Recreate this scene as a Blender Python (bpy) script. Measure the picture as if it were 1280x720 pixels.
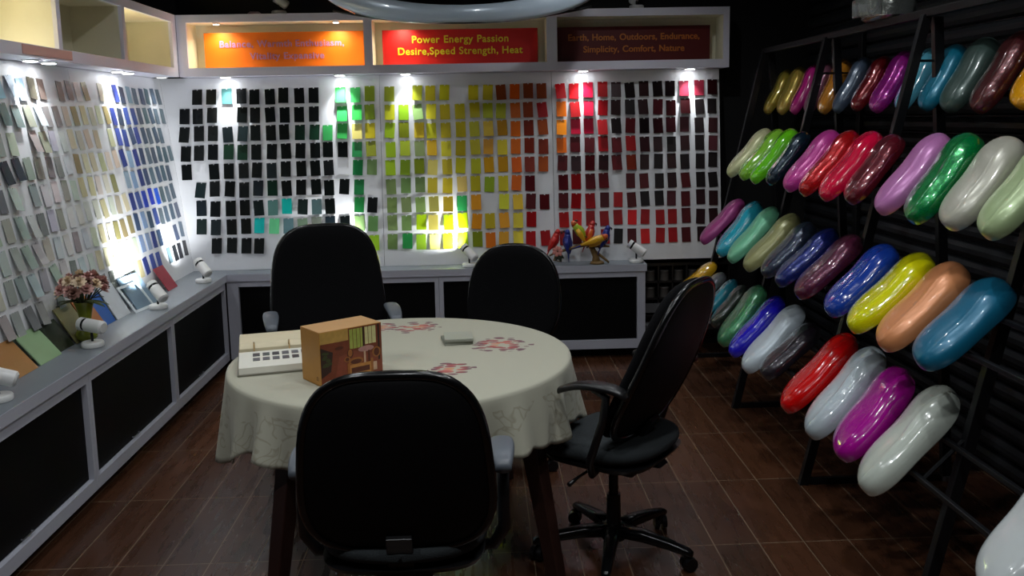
import bpy, bmesh, math, random
from mathutils import Vector, Matrix, Euler
PI = math.pi
random.seed(7)
scene = bpy.context.scene
col = scene.collection
for o in list(bpy.data.objects):
    bpy.data.objects.remove(o)

# ------------------------------------------------------------------ camera
YAW, PITCH, ROLL = -0.035, 0.140, 0.020
def make_camera():
    cam = bpy.data.cameras.new('camera')
    co = bpy.data.objects.new('camera', cam); col.objects.link(co)
    cy, sy = math.cos(YAW), math.sin(YAW)
    right = Vector((cy, sy, 0)); fh = Vector((-sy, cy, 0)); z = Vector((0, 0, 1))
    cp, sp = math.cos(PITCH), math.sin(PITCH)
    fwd = fh * cp - z * sp; up = fh * sp + z * cp
    cr, sr = math.cos(ROLL), math.sin(ROLL)
    R = right * cr - up * sr; U = right * sr + up * cr
    m = Matrix((R, U, -fwd)).transposed().to_4x4()
    m.translation = Vector((0, 0, 1.65))
    co.matrix_world = m
    cam.sensor_width = 36; cam.lens = 1113 / 1280 * 36
    cam.shift_y = -56.7 / 1280
    cam.clip_start = 0.05
    scene.camera = co
make_camera()
scene.view_settings.view_transform = 'Standard'
scene.view_settings.look = 'None'
scene.view_settings.gamma = 1
scene.view_settings.exposure = 1.15
scene.view_settings.use_curve_mapping = False
w = bpy.data.worlds.new('world'); scene.world = w; w.use_nodes = True
w.node_tree.nodes['Background'].inputs[0].default_value = (0.55, 0.6, 0.7, 1)
w.node_tree.nodes['Background'].inputs[1].default_value = 0.015

def add_light(name, kind, loc, energy, color=(1, 1, 1), target=None, size=0.1, angle=60, blend=0.6):
    ld = bpy.data.lights.new(name, kind); ld.energy = energy; ld.color = color
    if kind == 'SPOT':
        ld.spot_size = math.radians(angle); ld.spot_blend = blend; ld.shadow_soft_size = size
    elif kind == 'AREA':
        ld.size = size
    else:
        ld.shadow_soft_size = size
    lo = bpy.data.objects.new(name, ld); col.objects.link(lo); lo.location = loc
    if target is not None:
        d = Vector(target) - Vector(loc)
        lo.rotation_euler = d.to_track_quat('-Z', 'Y').to_euler()
    return lo

CEIL = 3.0
# ceiling lamps of the room (the cans they sit in are built further down)
CEILING_SPOTS = [(-1.15, 1.2), (-0.2, 1.2), (0.75, 1.2), (-1.0, 2.7), (0.2, 2.5), (1.05, 3.2), (-1.05, 4.3), (0.1, 4.2), (0.95, 4.9), (0.75, 2.1)]
CEIL_W = [15, 15, 11, 11, 10, 12, 9, 6, 10, 12]
for (x, y), wt in zip(CEILING_SPOTS, CEIL_W):
    add_light('ceiling_light', 'SPOT', (x, y, CEIL - 0.06), wt, (0.93, 0.97, 1.0), (x, y, 0), 0.03, 150, 0.9)

# ------------------------------------------------------------------ materials
MATS = {}
def mat(name, color=(0.5, 0.5, 0.5), rough=0.5, metal=0.0, coat=0.0, emit=None, estr=0.0, noise=0.0, nscale=8.0, bump=0.0, bscale=60.0, spec=0.5, trans=0.0, alpha=1.0, sheen=0.0):
    if name in MATS: return MATS[name]
    m = bpy.data.materials.new(name); m.use_nodes = True
    nt = m.node_tree; b = nt.nodes['Principled BSDF']
    b.inputs['Base Color'].default_value = (*color, 1)
    b.inputs['Roughness'].default_value = rough
    b.inputs['Metallic'].default_value = metal
    b.inputs['Coat Weight'].default_value = coat
    b.inputs['Coat Roughness'].default_value = 0.05
    b.inputs['Specular IOR Level'].default_value = spec
    b.inputs['Transmission Weight'].default_value = trans
    b.inputs['Sheen Weight'].default_value = sheen
    if emit:
        b.inputs['Emission Color'].default_value = (*emit, 1); b.inputs['Emission Strength'].default_value = estr
    tc = nt.nodes.new('ShaderNodeTexCoord')
    if noise > 0:
        n = nt.nodes.new('ShaderNodeTexNoise'); n.inputs['Scale'].default_value = nscale; n.inputs['Detail'].default_value = 5
        nt.links.new(tc.outputs['Object'], n.inputs['Vector'])
        mx = nt.nodes.new('ShaderNodeMix'); mx.data_type = 'RGBA'
        mx.inputs[6].default_value = (*[c * (1 - noise) for c in color], 1)
        mx.inputs[7].default_value = (*[min(1, c * (1 + noise)) for c in color], 1)
        nt.links.new(n.outputs['Fac'], mx.inputs[0]); nt.links.new(mx.outputs[2], b.inputs['Base Color'])
    if bump > 0:
        n2 = nt.nodes.new('ShaderNodeTexNoise'); n2.inputs['Scale'].default_value = bscale; n2.inputs['Detail'].default_value = 3
        nt.links.new(tc.outputs['Object'], n2.inputs['Vector'])
        bp = nt.nodes.new('ShaderNodeBump'); bp.inputs['Strength'].default_value = bump; bp.inputs['Distance'].default_value = 0.01
        nt.links.new(n2.outputs['Fac'], bp.inputs['Height']); nt.links.new(bp.outputs['Normal'], b.inputs['Normal'])
    MATS[name] = m
    return m

def srgb(r, g, b):
    f = lambda c: ((c / 255 + 0.055) / 1.055) ** 2.4 if c / 255 > 0.04045 else c / 255 / 12.92
    return (f(r), f(g), f(b))

def objcolor_mat(name, rough, metal=0.0, coat=0.0, flake=0.0, bump=0.0, spec=0.5):
    m = bpy.data.materials.new(name); m.use_nodes = True
    nt = m.node_tree; b = nt.nodes['Principled BSDF']
    oi = nt.nodes.new('ShaderNodeObjectInfo')
    b.inputs['Roughness'].default_value = rough; b.inputs['Metallic'].default_value = metal
    b.inputs['Coat Weight'].default_value = coat; b.inputs['Coat Roughness'].default_value = 0.03
    b.inputs['Specular IOR Level'].default_value = spec
    tc = nt.nodes.new('ShaderNodeTexCoord')
    if flake > 0:
        v = nt.nodes.new('ShaderNodeTexVoronoi'); v.inputs['Scale'].default_value = 320
        nt.links.new(tc.outputs['Object'], v.inputs['Vector'])
        mx = nt.nodes.new('ShaderNodeMix'); mx.data_type = 'RGBA'; mx.blend_type = 'SOFT_LIGHT'
        mx.inputs[0].default_value = flake
        nt.links.new(oi.outputs['Color'], mx.inputs[6]); nt.links.new(v.outputs['Color'], mx.inputs[7])
        nt.links.new(mx.outputs[2], b.inputs['Base Color'])
    else:
        nt.links.new(oi.outputs['Color'], b.inputs['Base Color'])
    if bump > 0:
        n = nt.nodes.new('ShaderNodeTexNoise'); n.inputs['Scale'].default_value = 14; n.inputs['Detail'].default_value = 2
        nt.links.new(tc.outputs['Object'], n.inputs['Vector'])
        bp = nt.nodes.new('ShaderNodeBump'); bp.inputs['Strength'].default_value = bump; bp.inputs['Distance'].default_value = 0.02
        nt.links.new(n.outputs['Fac'], bp.inputs['Height']); nt.links.new(bp.outputs['Normal'], b.inputs['Normal'])
        nt.links.new(bp.outputs['Normal'], b.inputs['Coat Normal'])
    return m

M_wall_black = mat('black_wall_paint', srgb(14, 14, 16), 0.7, noise=0.2)
M_wall_white = mat('white_wall_paint', srgb(190, 190, 192), 0.7, noise=0.04)
M_board = mat('white_board_laminate', srgb(230, 231, 234), 0.45, noise=0.05, nscale=5, bump=0.03, bscale=18)
M_fascia = mat('pale_grey_laminate', srgb(228, 226, 240), 0.4, noise=0.03, nscale=3)
M_counter = mat('slate_grey_laminate', srgb(112, 118, 124), 0.42, noise=0.05, nscale=14)
M_frame = mat('grey_frame_laminate', srgb(176, 177, 188), 0.45, noise=0.04)
M_cream = mat('cream_lining', srgb(240, 234, 210), 0.55, noise=0.04)
M_door = mat('matt_black_door', srgb(4, 4, 5), 0.6, noise=0.2, nscale=20, spec=0.12)
M_black_metal = mat('black_powder_coat', srgb(22, 23, 26), 0.4, 0.3, bump=0.05)
M_fabric = mat('black_fabric', srgb(9, 9, 11), 0.95, bump=0.3, bscale=400, spec=0.12)
M_plastic = mat('black_plastic', srgb(16, 16, 18), 0.35, bump=0.05, bscale=200)
M_gloss_black = mat('glossy_black_plastic', srgb(9, 9, 10), 0.22)
M_armgrey = mat('grey_plastic_armrest', srgb(92, 98, 106), 0.4, noise=0.05)
M_seatgrey = mat('charcoal_fabric', srgb(50, 54, 56), 0.9, bump=0.3, bscale=300, spec=0.2)
M_steel = mat('steel', srgb(150, 150, 155), 0.3, 0.9, noise=0.05)
M_white_plastic = mat('white_lamp_plastic', srgb(222, 222, 220), 0.35, noise=0.03)
M_cloth = None
M_wood_dark = mat('dark_red_brown_wood', srgb(46, 26, 21), 0.35, noise=0.3, nscale=12)

def glow(name, c, s):
    return mat(name, (0.8, 0.8, 0.8), 0.4, emit=c, estr=s)
M_led = glow('lit_led_disc', (0.95, 0.98, 1.0), 14.0)
M_led_dim = glow('dim_led_disc', (0.9, 0.95, 1.0), 1.2)
M_led_warm = glow('warm_led_disc', (1.0, 0.93, 0.75), 10.0)

# ------------------------------------------------------------------ mesh helpers
def BM(): return bmesh.new()
def box(bm, lo, hi, mi=0, M=None):
    x0, y0, z0 = lo; x1, y1, z1 = hi
    vs = [bm.verts.new(p) for p in [(x0, y0, z0), (x1, y0, z0), (x1, y1, z0), (x0, y1, z0), (x0, y0, z1), (x1, y0, z1), (x1, y1, z1), (x0, y1, z1)]]
    if M is not None:
        for v in vs: v.co = M @ v.co
    for f in [(0, 3, 2, 1), (4, 5, 6, 7), (0, 1, 5, 4), (1, 2, 6, 5), (2, 3, 7, 6), (3, 0, 4, 7)]:
        bm.faces.new([vs[i] for i in f]).material_index = mi
    return bm
def loft(bm, rings, cap=True, mi=0, closed_ring=True, loop=False):
    R = [[bm.verts.new(p) for p in r] for r in rings]
    n = len(R[0])
    rng = range(len(R)) if loop else range(len(R) - 1)
    for i in rng:
        a, b = R[i], R[(i + 1) % len(R)]
        for j in range(n if closed_ring else n - 1):
            k = (j + 1) % n
            try: bm.faces.new([a[j], a[k], b[k], b[j]]).material_index = mi
            except ValueError: pass
    if cap and not loop:
        bm.faces.new(list(reversed(R[0]))).material_index = mi
        bm.faces.new(R[-1]).material_index = mi
    return bm
def frame_of(d):
    d = Vector(d).normalized()
    a = Vector((0, 0, 1)) if abs(d.z) < 0.9 else Vector((1, 0, 0))
    u = d.cross(a).normalized(); v = d.cross(u).normalized()
    return u, v
def cyl(bm, p0, p1, r0, r1=None, seg=16, mi=0):
    r1 = r0 if r1 is None else r1
    p0, p1 = Vector(p0), Vector(p1); u, v = frame_of(p1 - p0)
    rings = [[p + (u * math.cos(2 * PI * k / seg) + v * math.sin(2 * PI * k / seg)) * r for k in range(seg)] for p, r in ((p0, r0), (p1, r1))]
    return loft(bm, rings, mi=mi)
def tube(bm, pts, r, seg=8, closed=False, mi=0, flat=1.0, ref=None):
    pts = [Vector(p) for p in pts]; n = len(pts); rings = []
    rr = r if isinstance(r, (list, tuple)) else [r] * n
    pu = None
    for i, p in enumerate(pts):
        if closed: d = pts[(i + 1) % n] - pts[i - 1]
        else: d = pts[min(i + 1, n - 1)] - pts[max(i - 1, 0)]
        d.normalize()
        if pu is None:
            if ref is not None: u = (Vector(ref) - d * d.dot(Vector(ref))).normalized()
            else: u, _ = frame_of(d)
        else:
            u = (pu - d * d.dot(pu)).normalized()
        v = d.cross(u); pu = u
        rings.append([p + (u * math.cos(2 * PI * k / seg) * flat + v * math.sin(2 * PI * k / seg)) * rr[i] for k in range(seg)])
    return loft(bm, rings, cap=not closed, loop=closed, mi=mi)
def lathe(bm, prof, c=(0, 0, 0), seg=24, mi=0, M=None):
    c = Vector(c); rings = []
    for r, z in prof:
        ring = [Vector((max(r, 1e-4) * math.cos(2 * PI * k / seg), max(r, 1e-4) * math.sin(2 * PI * k / seg), z)) for k in range(seg)]
        if M is not None: ring = [M @ p for p in ring]
        rings.append([c + p for p in ring])
    return loft(bm, rings, mi=mi)
def ball(bm, c, r, sx=1, sy=1, sz=1, M=None, seg=14, mi=0):
    prof = []
    rings = []
    nr = seg // 2 + 1
    for i in range(nr):
        a = -PI / 2 + PI * i / (nr - 1)
        rr = max(math.cos(a), 1e-3); z = math.sin(a)
        ring = [Vector((rr * r * sx * math.cos(2 * PI * k / seg), rr * r * sy * math.sin(2 * PI * k / seg), z * r * sz)) for k in range(seg)]
        if M is not None: ring = [M @ p for p in ring]
        rings.append([Vector(c) + p for p in ring])
    return loft(bm, rings, mi=mi)
def sring(cx, cy, z, a, b, n=3.0, seg=32, axes='xy', M=None):
    """superellipse ring"""
    out = []
    for k in range(seg):
        t = 2 * PI * k / seg; c, s = math.cos(t), math.sin(t)
        x = a * math.copysign(abs(c) ** (2 / n), c); y = b * math.copysign(abs(s) ** (2 / n), s)
        out.append(Vector((cx + x, cy + y, z)))
    return out
def obj(name, bm, m, parent=None, loc=None, rot=None, smooth=False, bevel=0.0, seg=2, auto=None):
    bmesh.ops.recalc_face_normals(bm, faces=bm.faces[:])
    me = bpy.data.meshes.new(name); bm.to_mesh(me); bm.free()
    for mm in (m if isinstance(m, (list, tuple)) else [m]): me.materials.append(mm)
    if smooth:
        for p in me.polygons: p.use_smooth = True
    o = bpy.data.objects.new(name, me); col.objects.link(o)
    if auto:
        for p in me.polygons: p.use_smooth = True
        me.set_sharp_from_angle(angle=math.radians(auto))
    if parent is not None: o.parent = parent
    if loc is not None: o.location = loc
    if rot is not None: o.rotation_euler = rot
    if bevel > 0:
        b = o.modifiers.new('bevel', 'BEVEL'); b.width = bevel; b.segments = seg; b.limit_method = 'ANGLE'
    return o
def tag(o, label=None, cat=None, group=None, kind=None):
    if label: o['label'] = label
    if cat: o['category'] = cat
    if group: o['group'] = group
    if kind: o['kind'] = kind
    return o
def thing(name, label, cat, loc=(0, 0, 0), rotz=0.0, group=None):
    o = bpy.data.objects.new(name, None); col.objects.link(o); o.empty_display_size = 0.05
    o.location = loc; o.rotation_euler = (0, 0, rotz)
    return tag(o, label, cat, group)
def dup(root, loc=None, rot=None, label=None, group=None):
    r = root.copy(); col.objects.link(r)
    if loc is not None: r.location = loc
    if rot is not None: r.rotation_euler = rot
    if label: r['label'] = label
    if group: r['group'] = group
    for ch in list(root.children):
        c = ch.copy(); col.objects.link(c); c.parent = r
        for g in list(ch.children):
            d = g.copy(); col.objects.link(d); d.parent = c
    return r
def lin(a, b, t): return a + (b - a) * t

# ------------------------------------------------------------------ room shell
XL, XR, YB, YF = -2.27, 2.35, 6.30, -0.6
def floor_material():
    m = bpy.data.materials.new('wood_look_floor_tiles'); m.use_nodes = True
    nt = m.node_tree; b = nt.nodes['Principled BSDF']
    tc = nt.nodes.new('ShaderNodeTexCoord')
    sep = nt.nodes.new('ShaderNodeSeparateXYZ'); cmb = nt.nodes.new('ShaderNodeCombineXYZ')
    nt.links.new(tc.outputs['Object'], sep.inputs[0])
    ax = nt.nodes.new('ShaderNodeMath'); ax.operation = 'ADD'; ax.inputs[1].default_value = 10 * 0.6 - 3.21 + 0.0
    nt.links.new(sep.outputs['Y'], ax.inputs[0]); nt.links.new(ax.outputs[0], cmb.inputs['X'])
    ay = nt.nodes.new('ShaderNodeMath'); ay.operation = 'ADD'; ay.inputs[1].default_value = 5.25 + 0.005
    nt.links.new(sep.outputs['X'], ay.inputs[0]); nt.links.new(ay.outputs[0], cmb.inputs['Y'])
    br = nt.nodes.new('ShaderNodeTexBrick'); br.offset = 0.0; br.squash = 1.0
    br.inputs['Scale'].default_value = 1.0; br.inputs['Brick Width'].default_value = 0.6
    br.inputs['Row Height'].default_value = 0.175; br.inputs['Mortar Size'].default_value = 0.0022
    br.inputs['Mortar Smooth'].default_value = 0.1; br.inputs['Bias'].default_value = 0
    br.inputs['Color1'].default_value = (*srgb(84, 52, 34), 1); br.inputs['Color2'].default_value = (*srgb(62, 38, 26), 1)
    br.inputs['Mortar'].default_value = (*srgb(128, 108, 88), 1)
    nt.links.new(cmb.outputs[0], br.inputs['Vector'])
    mp = nt.nodes.new('ShaderNodeMapping'); mp.inputs['Scale'].default_value = (14, 1.6, 1)
    nt.links.new(tc.outputs['Object'], mp.inputs['Vector'])
    n = nt.nodes.new('ShaderNodeTexNoise'); n.inputs['Scale'].default_value = 2.2; n.inputs['Detail'].default_value = 6
    nt.links.new(mp.outputs[0], n.inputs['Vector'])
    rp = nt.nodes.new('ShaderNodeMapRange'); rp.inputs[3].default_value = 0.55; rp.inputs[4].default_value = 1.35
    nt.links.new(n.outputs['Fac'], rp.inputs[0])
    mx = nt.nodes.new('ShaderNodeMix'); mx.data_type = 'RGBA'; mx.blend_type = 'MULTIPLY'; mx.inputs[0].default_value = 1
    nt.links.new(br.outputs['Color'], mx.inputs[6]); nt.links.new(rp.outputs[0], mx.inputs[7])
    nt.links.new(mx.outputs[2], b.inputs['Base Color'])
    b.inputs['Roughness'].default_value = 0.28
    rr = nt.nodes.new('ShaderNodeMapRange'); rr.inputs[3].default_value = 0.2; rr.inputs[4].default_value = 0.36
    nt.links.new(n.outputs['Fac'], rr.inputs[0]); nt.links.new(rr.outputs[0], b.inputs['Roughness'])
    bp = nt.nodes.new('ShaderNodeBump'); bp.inputs['Strength'].default_value = 0.15; bp.inputs['Distance'].default_value = 0.004
    nt.links.new(br.outputs['Fac'], bp.inputs['Height']); bp.invert = True
    nt.links.new(bp.outputs['Normal'], b.inputs['Normal'])
    return m
def struct(name, bm, m, **k):
    o = obj(name, bm, m, **k); o['kind'] = 'structure'; return o
struct('floor', box(BM(), (XL - 0.1, YF, -0.1), (XR + 0.3, YB + 0.1, 0)), floor_material())
struct('ceiling', box(BM(), (XL - 0.1, YF, CEIL), (XR + 0.3, YB + 0.1, CEIL + 0.1)), M_wall_black)
struct('wall_left', box(BM(), (XL - 0.1, YF, 0), (XL, YB + 0.1, CEIL)), M_wall_black)
struct('wall_back', box(BM(), (XL, YB, 0), (XR + 0.3, YB + 0.1, CEIL)), M_wall_black)
struct('wall_right', box(BM(), (XR + 0.2, YF, 0), (XR + 0.3, YB, CEIL)), M_wall_black)
struct('wall_front', box(BM(), (XL, YF - 0.1, 0), (XR + 0.3, YF, CEIL)), M_wall_black)
# roller shutter on the right
def shutter():
    t = thing('roller_shutter', 'black ribbed roller shutter closing the right side behind the sample racks', 'shutter', (XR, 0, 0))
    bm = BM(); prof = []
    pitch = 0.085; n = int(CEIL / pitch)
    for i in range(n):
        z = i * pitch
        for a, d in ((0.0, 0.0), (0.12, -0.022), (0.35, -0.034), (0.62, -0.034), (0.85, -0.022), (0.93, 0.0)):
            prof.append((d, z + a * pitch))
    front = [[(d, YF + 0.05, z), (d, YB - 0.02, z)] for d, z in prof]
    R = [[bm.verts.new(p) for p in r] for r in front]
    for i in range(len(R) - 1): bm.faces.new([R[i][0], R[i][1], R[i + 1][1], R[i + 1][0]])
    # back sheet gives it thickness
    B = [[bm.verts.new((0.02, p[1], p[2])) for p in r] for r in (front[0], front[-1])]
    bm.faces.new([B[0][0], B[1][0], B[1][1], B[0][1]])
    bm.faces.new([R[0][0], B[0][0], B[0][1], R[0][1]]); bm.faces.new([R[-1][0], R[-1][1], B[1][1], B[1][0]])
    obj('slat_curtain', bm, mat('black_shutter_metal', srgb(34, 36, 40), 0.45, 0.3, noise=0.2, nscale=30), t)
    for y in (3.06, 5.35):
        obj('guide_rail', box(BM(), (-0.06, y - 0.03, 0), (-0.035, y + 0.03, CEIL)), M_black_metal, t, bevel=0.004)
shutter()

# ------------------------------------------------------------------ base cabinets and worktops
def base_cabinet_left(y0, y1, label):
    t = thing('base_cabinet', label, 'cabinet', (XL, y0, 0), 0, 'base cabinets under the sample boards')
    L = y1 - y0; D = -1.705 - XL
    obj('carcass', box(BM(), (0.002, 0.004, 0.0), (D - 0.09, L - 0.004, 0.6)), M_door, t)
    bm = BM()
    box(bm, (D - 0.09, 0, 0.555), (D, L, 0.601)); box(bm, (D - 0.09, 0, 0.07), (D, L, 0.125))
    box(bm, (D - 0.09, 0, 0.125), (D, 0.024, 0.555)); box(bm, (D - 0.09, L - 0.024, 0.125), (D, L, 0.555))
    obj('face_frame', bm, M_frame, t)
    obj('door', box(BM(), (D - 0.05, 0.026, 0.127), (D - 0.022, L - 0.026, 0.553)), M_door, t, bevel=0.003)
    obj('door_handle', tube(BM(), [(D - 0.02, L * 0.43, 0.14), (D - 0.01, L * 0.43, 0.14), (D - 0.01, L * 0.5, 0.14), (D - 0.02, L * 0.5, 0.14)], 0.003, 6), M_steel, t)
ys = [0.6, 1.65, 2.71, 3.785, 4.85, 5.885]
lab = ['grey framed black base cabinet on the left wall closest to the room entrance',
       'grey framed black base cabinet on the left wall, second from the entrance',
       'black fronted base cabinet at the left edge of the picture',
       'black fronted base cabinet on the left wall below the bouquet',
       'black fronted base cabinet on the left wall closest to the back corner']
for i in range(5): base_cabinet_left(ys[i], ys[i + 1] - 0.002, lab[i])
def base_cabinet_back(x0, x1, label, dl=0.02, dr=0.027):
    t = thing('base_cabinet', label, 'cabinet', (x0, 5.9, 0), 0, 'base cabinets under the sample boards')
    L = x1 - x0
    obj('carcass', box(BM(), (0.003, 0.09, 0.0), (L - 0.003, 0.38, 0.6)), M_door, t)
    bm = BM()
    box(bm, (0, 0, 0.565), (L, 0.09, 0.601)); box(bm, (0, 0, 0.07), (L, 0.09, 0.13))
    box(bm, (0, 0, 0.13), (dl, 0.09, 0.565)); box(bm, (L - dr, 0, 0.13), (L, 0.09, 0.565))
    obj('face_frame', bm, M_frame, t)
    obj('door', box(BM(), (dl + 0.002, 0.022, 0.132), (L - dr - 0.002, 0.05, 0.563)), M_door, t, bevel=0.003)
base_cabinet_back(-1.70, -0.291, 'black fronted base cabinet on the back wall behind the tall chair', 0.075, 0.028)
base_cabinet_back(-0.289, 1.105, 'black fronted base cabinet on the back wall below the parrots', 0.028, 0.055)
def worktop():
    bm = BM(); z0, z1 = 0.603, 0.652
    pts = [(XL + 0.003, 0.6), (-1.697, 0.6), (-1.697, 5.893), (1.112, 5.893), (1.112, 6.285), (XL + 0.003, 6.285)]
    a = [bm.verts.new((x, y, z0)) for x, y in pts]; b = [bm.verts.new((x, y, z1)) for x, y in pts]
    bm.faces.new(list(reversed(a))); bm.faces.new(b)
    for i in range(6): bm.faces.new([a[i], a[(i + 1) % 6], b[(i + 1) % 6], b[i]])
    o = obj('worktop', bm, M_counter, bevel=0.003)
    tag(o, 'slate grey L-shaped worktop running over the low black cabinets', 'worktop')
    e = BM()
    box(e, (-1.6965, 0.6, z0), (-1.694, 5.89, z1 - 0.001)); box(e, (-1.694, 5.8905, z0), (1.112, 5.8925, z1 - 0.001)); box(e, (1.1125, 5.8905, z0), (1.1145, 6.28, z1 - 0.001))
    obj('edge_strip', e, M_frame, o)
worktop()

# ------------------------------------------------------------------ wall cabinets with sign niches
def wall_cabinet_back():
    t = thing('wall_cabinet', 'pale grey open wall cabinet over the back boards holding three sign niches', 'cabinet', (0, 6.07, 1.956))
    H = 0.40; D = YB - 6.07 - 0.004
    X0, X1 = -1.968, 1.705
    ops = [(-1.905, -0.745), (-0.69, 0.472), (0.542, 1.667)]; a, b = 0.056, 0.35
    bm = BM(); T = 0.02
    box(bm, (X0, 0, 0), (X1, T, a)); box(bm, (X0, 0, b), (X1, T, H))
    xs = [X0] + [v for o_ in ops for v in o_] + [X1]
    for i in range(0, 8, 2): box(bm, (xs[i], 0, a), (xs[i + 1], T, b))
    obj('face_frame', bm, M_fascia, t)
    bm = BM(); box(bm, (X0, T, 0), (X1, D, 0.02)); box(bm, (X0, T, H - 0.02), (X1, D, H))
    box(bm, (X1 - 0.018, T, 0.02), (X1, D, H - 0.02)); box(bm, (X0, T, 0.02), (X0 + 0.018, D, H - 0.02))
    obj('carcass', bm, M_fascia, t)
    bm = BM()
    for l, r in ops:
        box(bm, (l - 0.012, T, a - 0.012), (r + 0.012, D - 0.012, a)); box(bm, (l - 0.012, T, b), (r + 0.012, D - 0.012, b + 0.012))
        box(bm, (l - 0.012, T, a), (l, D - 0.012, b)); box(bm, (r, T, a), (r + 0.012, D - 0.012, b))
        box(bm, (l - 0.012, D - 0.012, a - 0.012), (r + 0.012, D, b + 0.012))
    obj('niche_lining', bm, M_cream, t)
wall_cabinet_back()
def wall_cabinet_left():
    t = thing('wall_cabinet', 'pale grey open-fronted wall cabinet with cream niches along the left wall', 'cabinet', (-1.97, 0, 1.956))
    H = 0.40; D = -(XL + 1.97) - 0.004   # depth to the wall, towards -x
    Y0, Y1 = 1.5, 6.069
    ops = [(2.02, 2.78), (2.82, 3.58), (3.62, 4.375), (4.415, 5.17), (5.21, 5.985)]; a, b = 0.056, 0.35
    T = 0.02; bm = BM()
    box(bm, (-T, Y0, 0), (0, Y1, a)); box(bm, (-T, Y0, b), (0, Y1, H))
    ys_ = [Y0] + [v for o_ in ops for v in o_] + [Y1]
    for i in range(0, 12, 2): box(bm, (-T, ys_[i], a), (0, ys_[i + 1], b))
    obj('face_frame', bm, M_fascia, t)
    bm = BM(); box(bm, (-D, Y0, 0), (-T, Y1, 0.02)); box(bm, (-D, Y0, H - 0.02), (-T, Y1, H)); box(bm, (-D, Y0, 0.02), (-T, Y0 + 0.02, H - 0.02))
    obj('carcass', bm, M_fascia, t)
    bm = BM()
    for l, r in ops:
        box(bm, (-D + 0.012, l - 0.012, a - 0.012), (-T, r + 0.012, a)); box(bm, (-D + 0.012, l - 0.012, b), (-T, r + 0.012, b + 0.012))
        box(bm, (-D + 0.012, l - 0.012, a), (-T, l, b)); box(bm, (-D + 0.012, r, a), (-T, r + 0.012, b))
        box(bm, (-D, l - 0.012, a - 0.012), (-D + 0.012, r + 0.012, b + 0.012))
    obj('niche_lining', bm, M_cream, t)
    o = obj('accent_panel', box(BM(), (0.0005, 4.02, 0.01), (0.003, 4.50, 0.052)), mat('salmon_laminate', srgb(214, 170, 162), 0.4, noise=0.05), t)
wall_cabinet_left()
ob = obj('file_folder', box(BM(), (0, 0, 0), (0.18, 0.075, 0.27)), mat('dark_green_card', srgb(34, 42, 22), 0.6, noise=0.2), loc=(-2.235, 4.42, 2.014), bevel=0.004)
tag(ob, 'dark green folder standing at the near end of the dim left wall cabinet niche', 'folder')

# sign boards -------------------------------------------------------
def lettering(lines, size, m, parent, z_c, y, spacing=1.05, bold=0.0):
    for (txt, xc, zc) in lines:
        words = []
        for wd in txt.split():
            cu = bpy.data.curves.new('lettering', 'FONT'); cu.body = wd; cu.size = size
            cu.align_x = 'LEFT'; cu.align_y = 'BOTTOM_BASELINE'; cu.extrude = 0.0015; cu.offset = bold; cu.space_character = spacing
            tmp = bpy.data.objects.new('tmp', cu); col.objects.link(tmp)
            dg = bpy.context.evaluated_depsgraph_get(); dg.update()
            me = bpy.data.meshes.new_from_object(tmp.evaluated_get(dg))
            bpy.data.objects.remove(tmp)
            xs = [v.co.x for v in me.vertices]; words.append((me, min(xs), max(xs)))
        gap = size * 0.42
        tot = sum(b - a for _, a, b in words) + gap * (len(words) - 1); x = xc - tot / 2
        for me, a, b in words:
            me.transform(Matrix.Translation((x - a, -size * 0.33, 0)))
            me.transform(Matrix.Rotation(PI / 2, 4, 'X')); me.transform(Matrix.Translation((0, y, zc)))
            x += b - a + gap
            me.materials.clear(); me.materials.append(m)
            o = bpy.data.objects.new('lettering', me); col.objects.link(o); o.parent = parent
def sign(x0, x1, c, name, label, lines, lc, size, spc, noise=0.04):
    t = thing('sign_board', label, 'sign', ((x0 + x1) / 2, 6.212, 2.015), 0, 'sign boards in the niches')
    hw = (x1 - x0) / 2; bm = BM()
    box(bm, (-hw, 0, 0), (hw, 0.012, 0.236))
    obj('board', bm, mat(name, c, 0.5, noise=noise, nscale=1.5), t, bevel=0.002)
    lettering(lines, size, lc, t, 0, -0.0025, spc, bold=0.0012)
# the first board's printed colour is one orange, varied slightly by noise
sign(-1.835, -0.752, srgb(232, 116, 4), 'orange_sign_print', 'orange sign with faded lilac lettering in the niche nearest the corner',
     [('Balance,  Warmth  Enthusiasm,', -0.02, 0.160), ('Vitality  Expansive', 0.01, 0.078)], mat('lilac_lettering', srgb(186, 128, 176), 0.5, noise=0.05), 0.062, 1.12)
sign(-0.637, 0.421, srgb(196, 18, 16), 'red_sign_print', 'red sign with yellow lettering in the middle niche over the boards',
     [('Power  Energy  Passion', 0.0, 0.170), ('Desire,Speed  Strength,  Heat', 0.0, 0.092)], mat('yellow_lettering', srgb(226, 210, 40), 0.5, noise=0.05), 0.068, 1.08)
sign(0.556, 1.610, srgb(88, 12, 14), 'maroon_sign_print', 'dark maroon sign with dull gold lettering in the niche nearest the racks',
     [('Earth,  Home,  Outdoors,  Endurance,', 0.0, 0.165), ('Simplicity,  Comfort,  Nature', 0.0, 0.085)], mat('gold_lettering', srgb(190, 110, 40), 0.5, noise=0.05), 0.060, 1.02)

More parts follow.
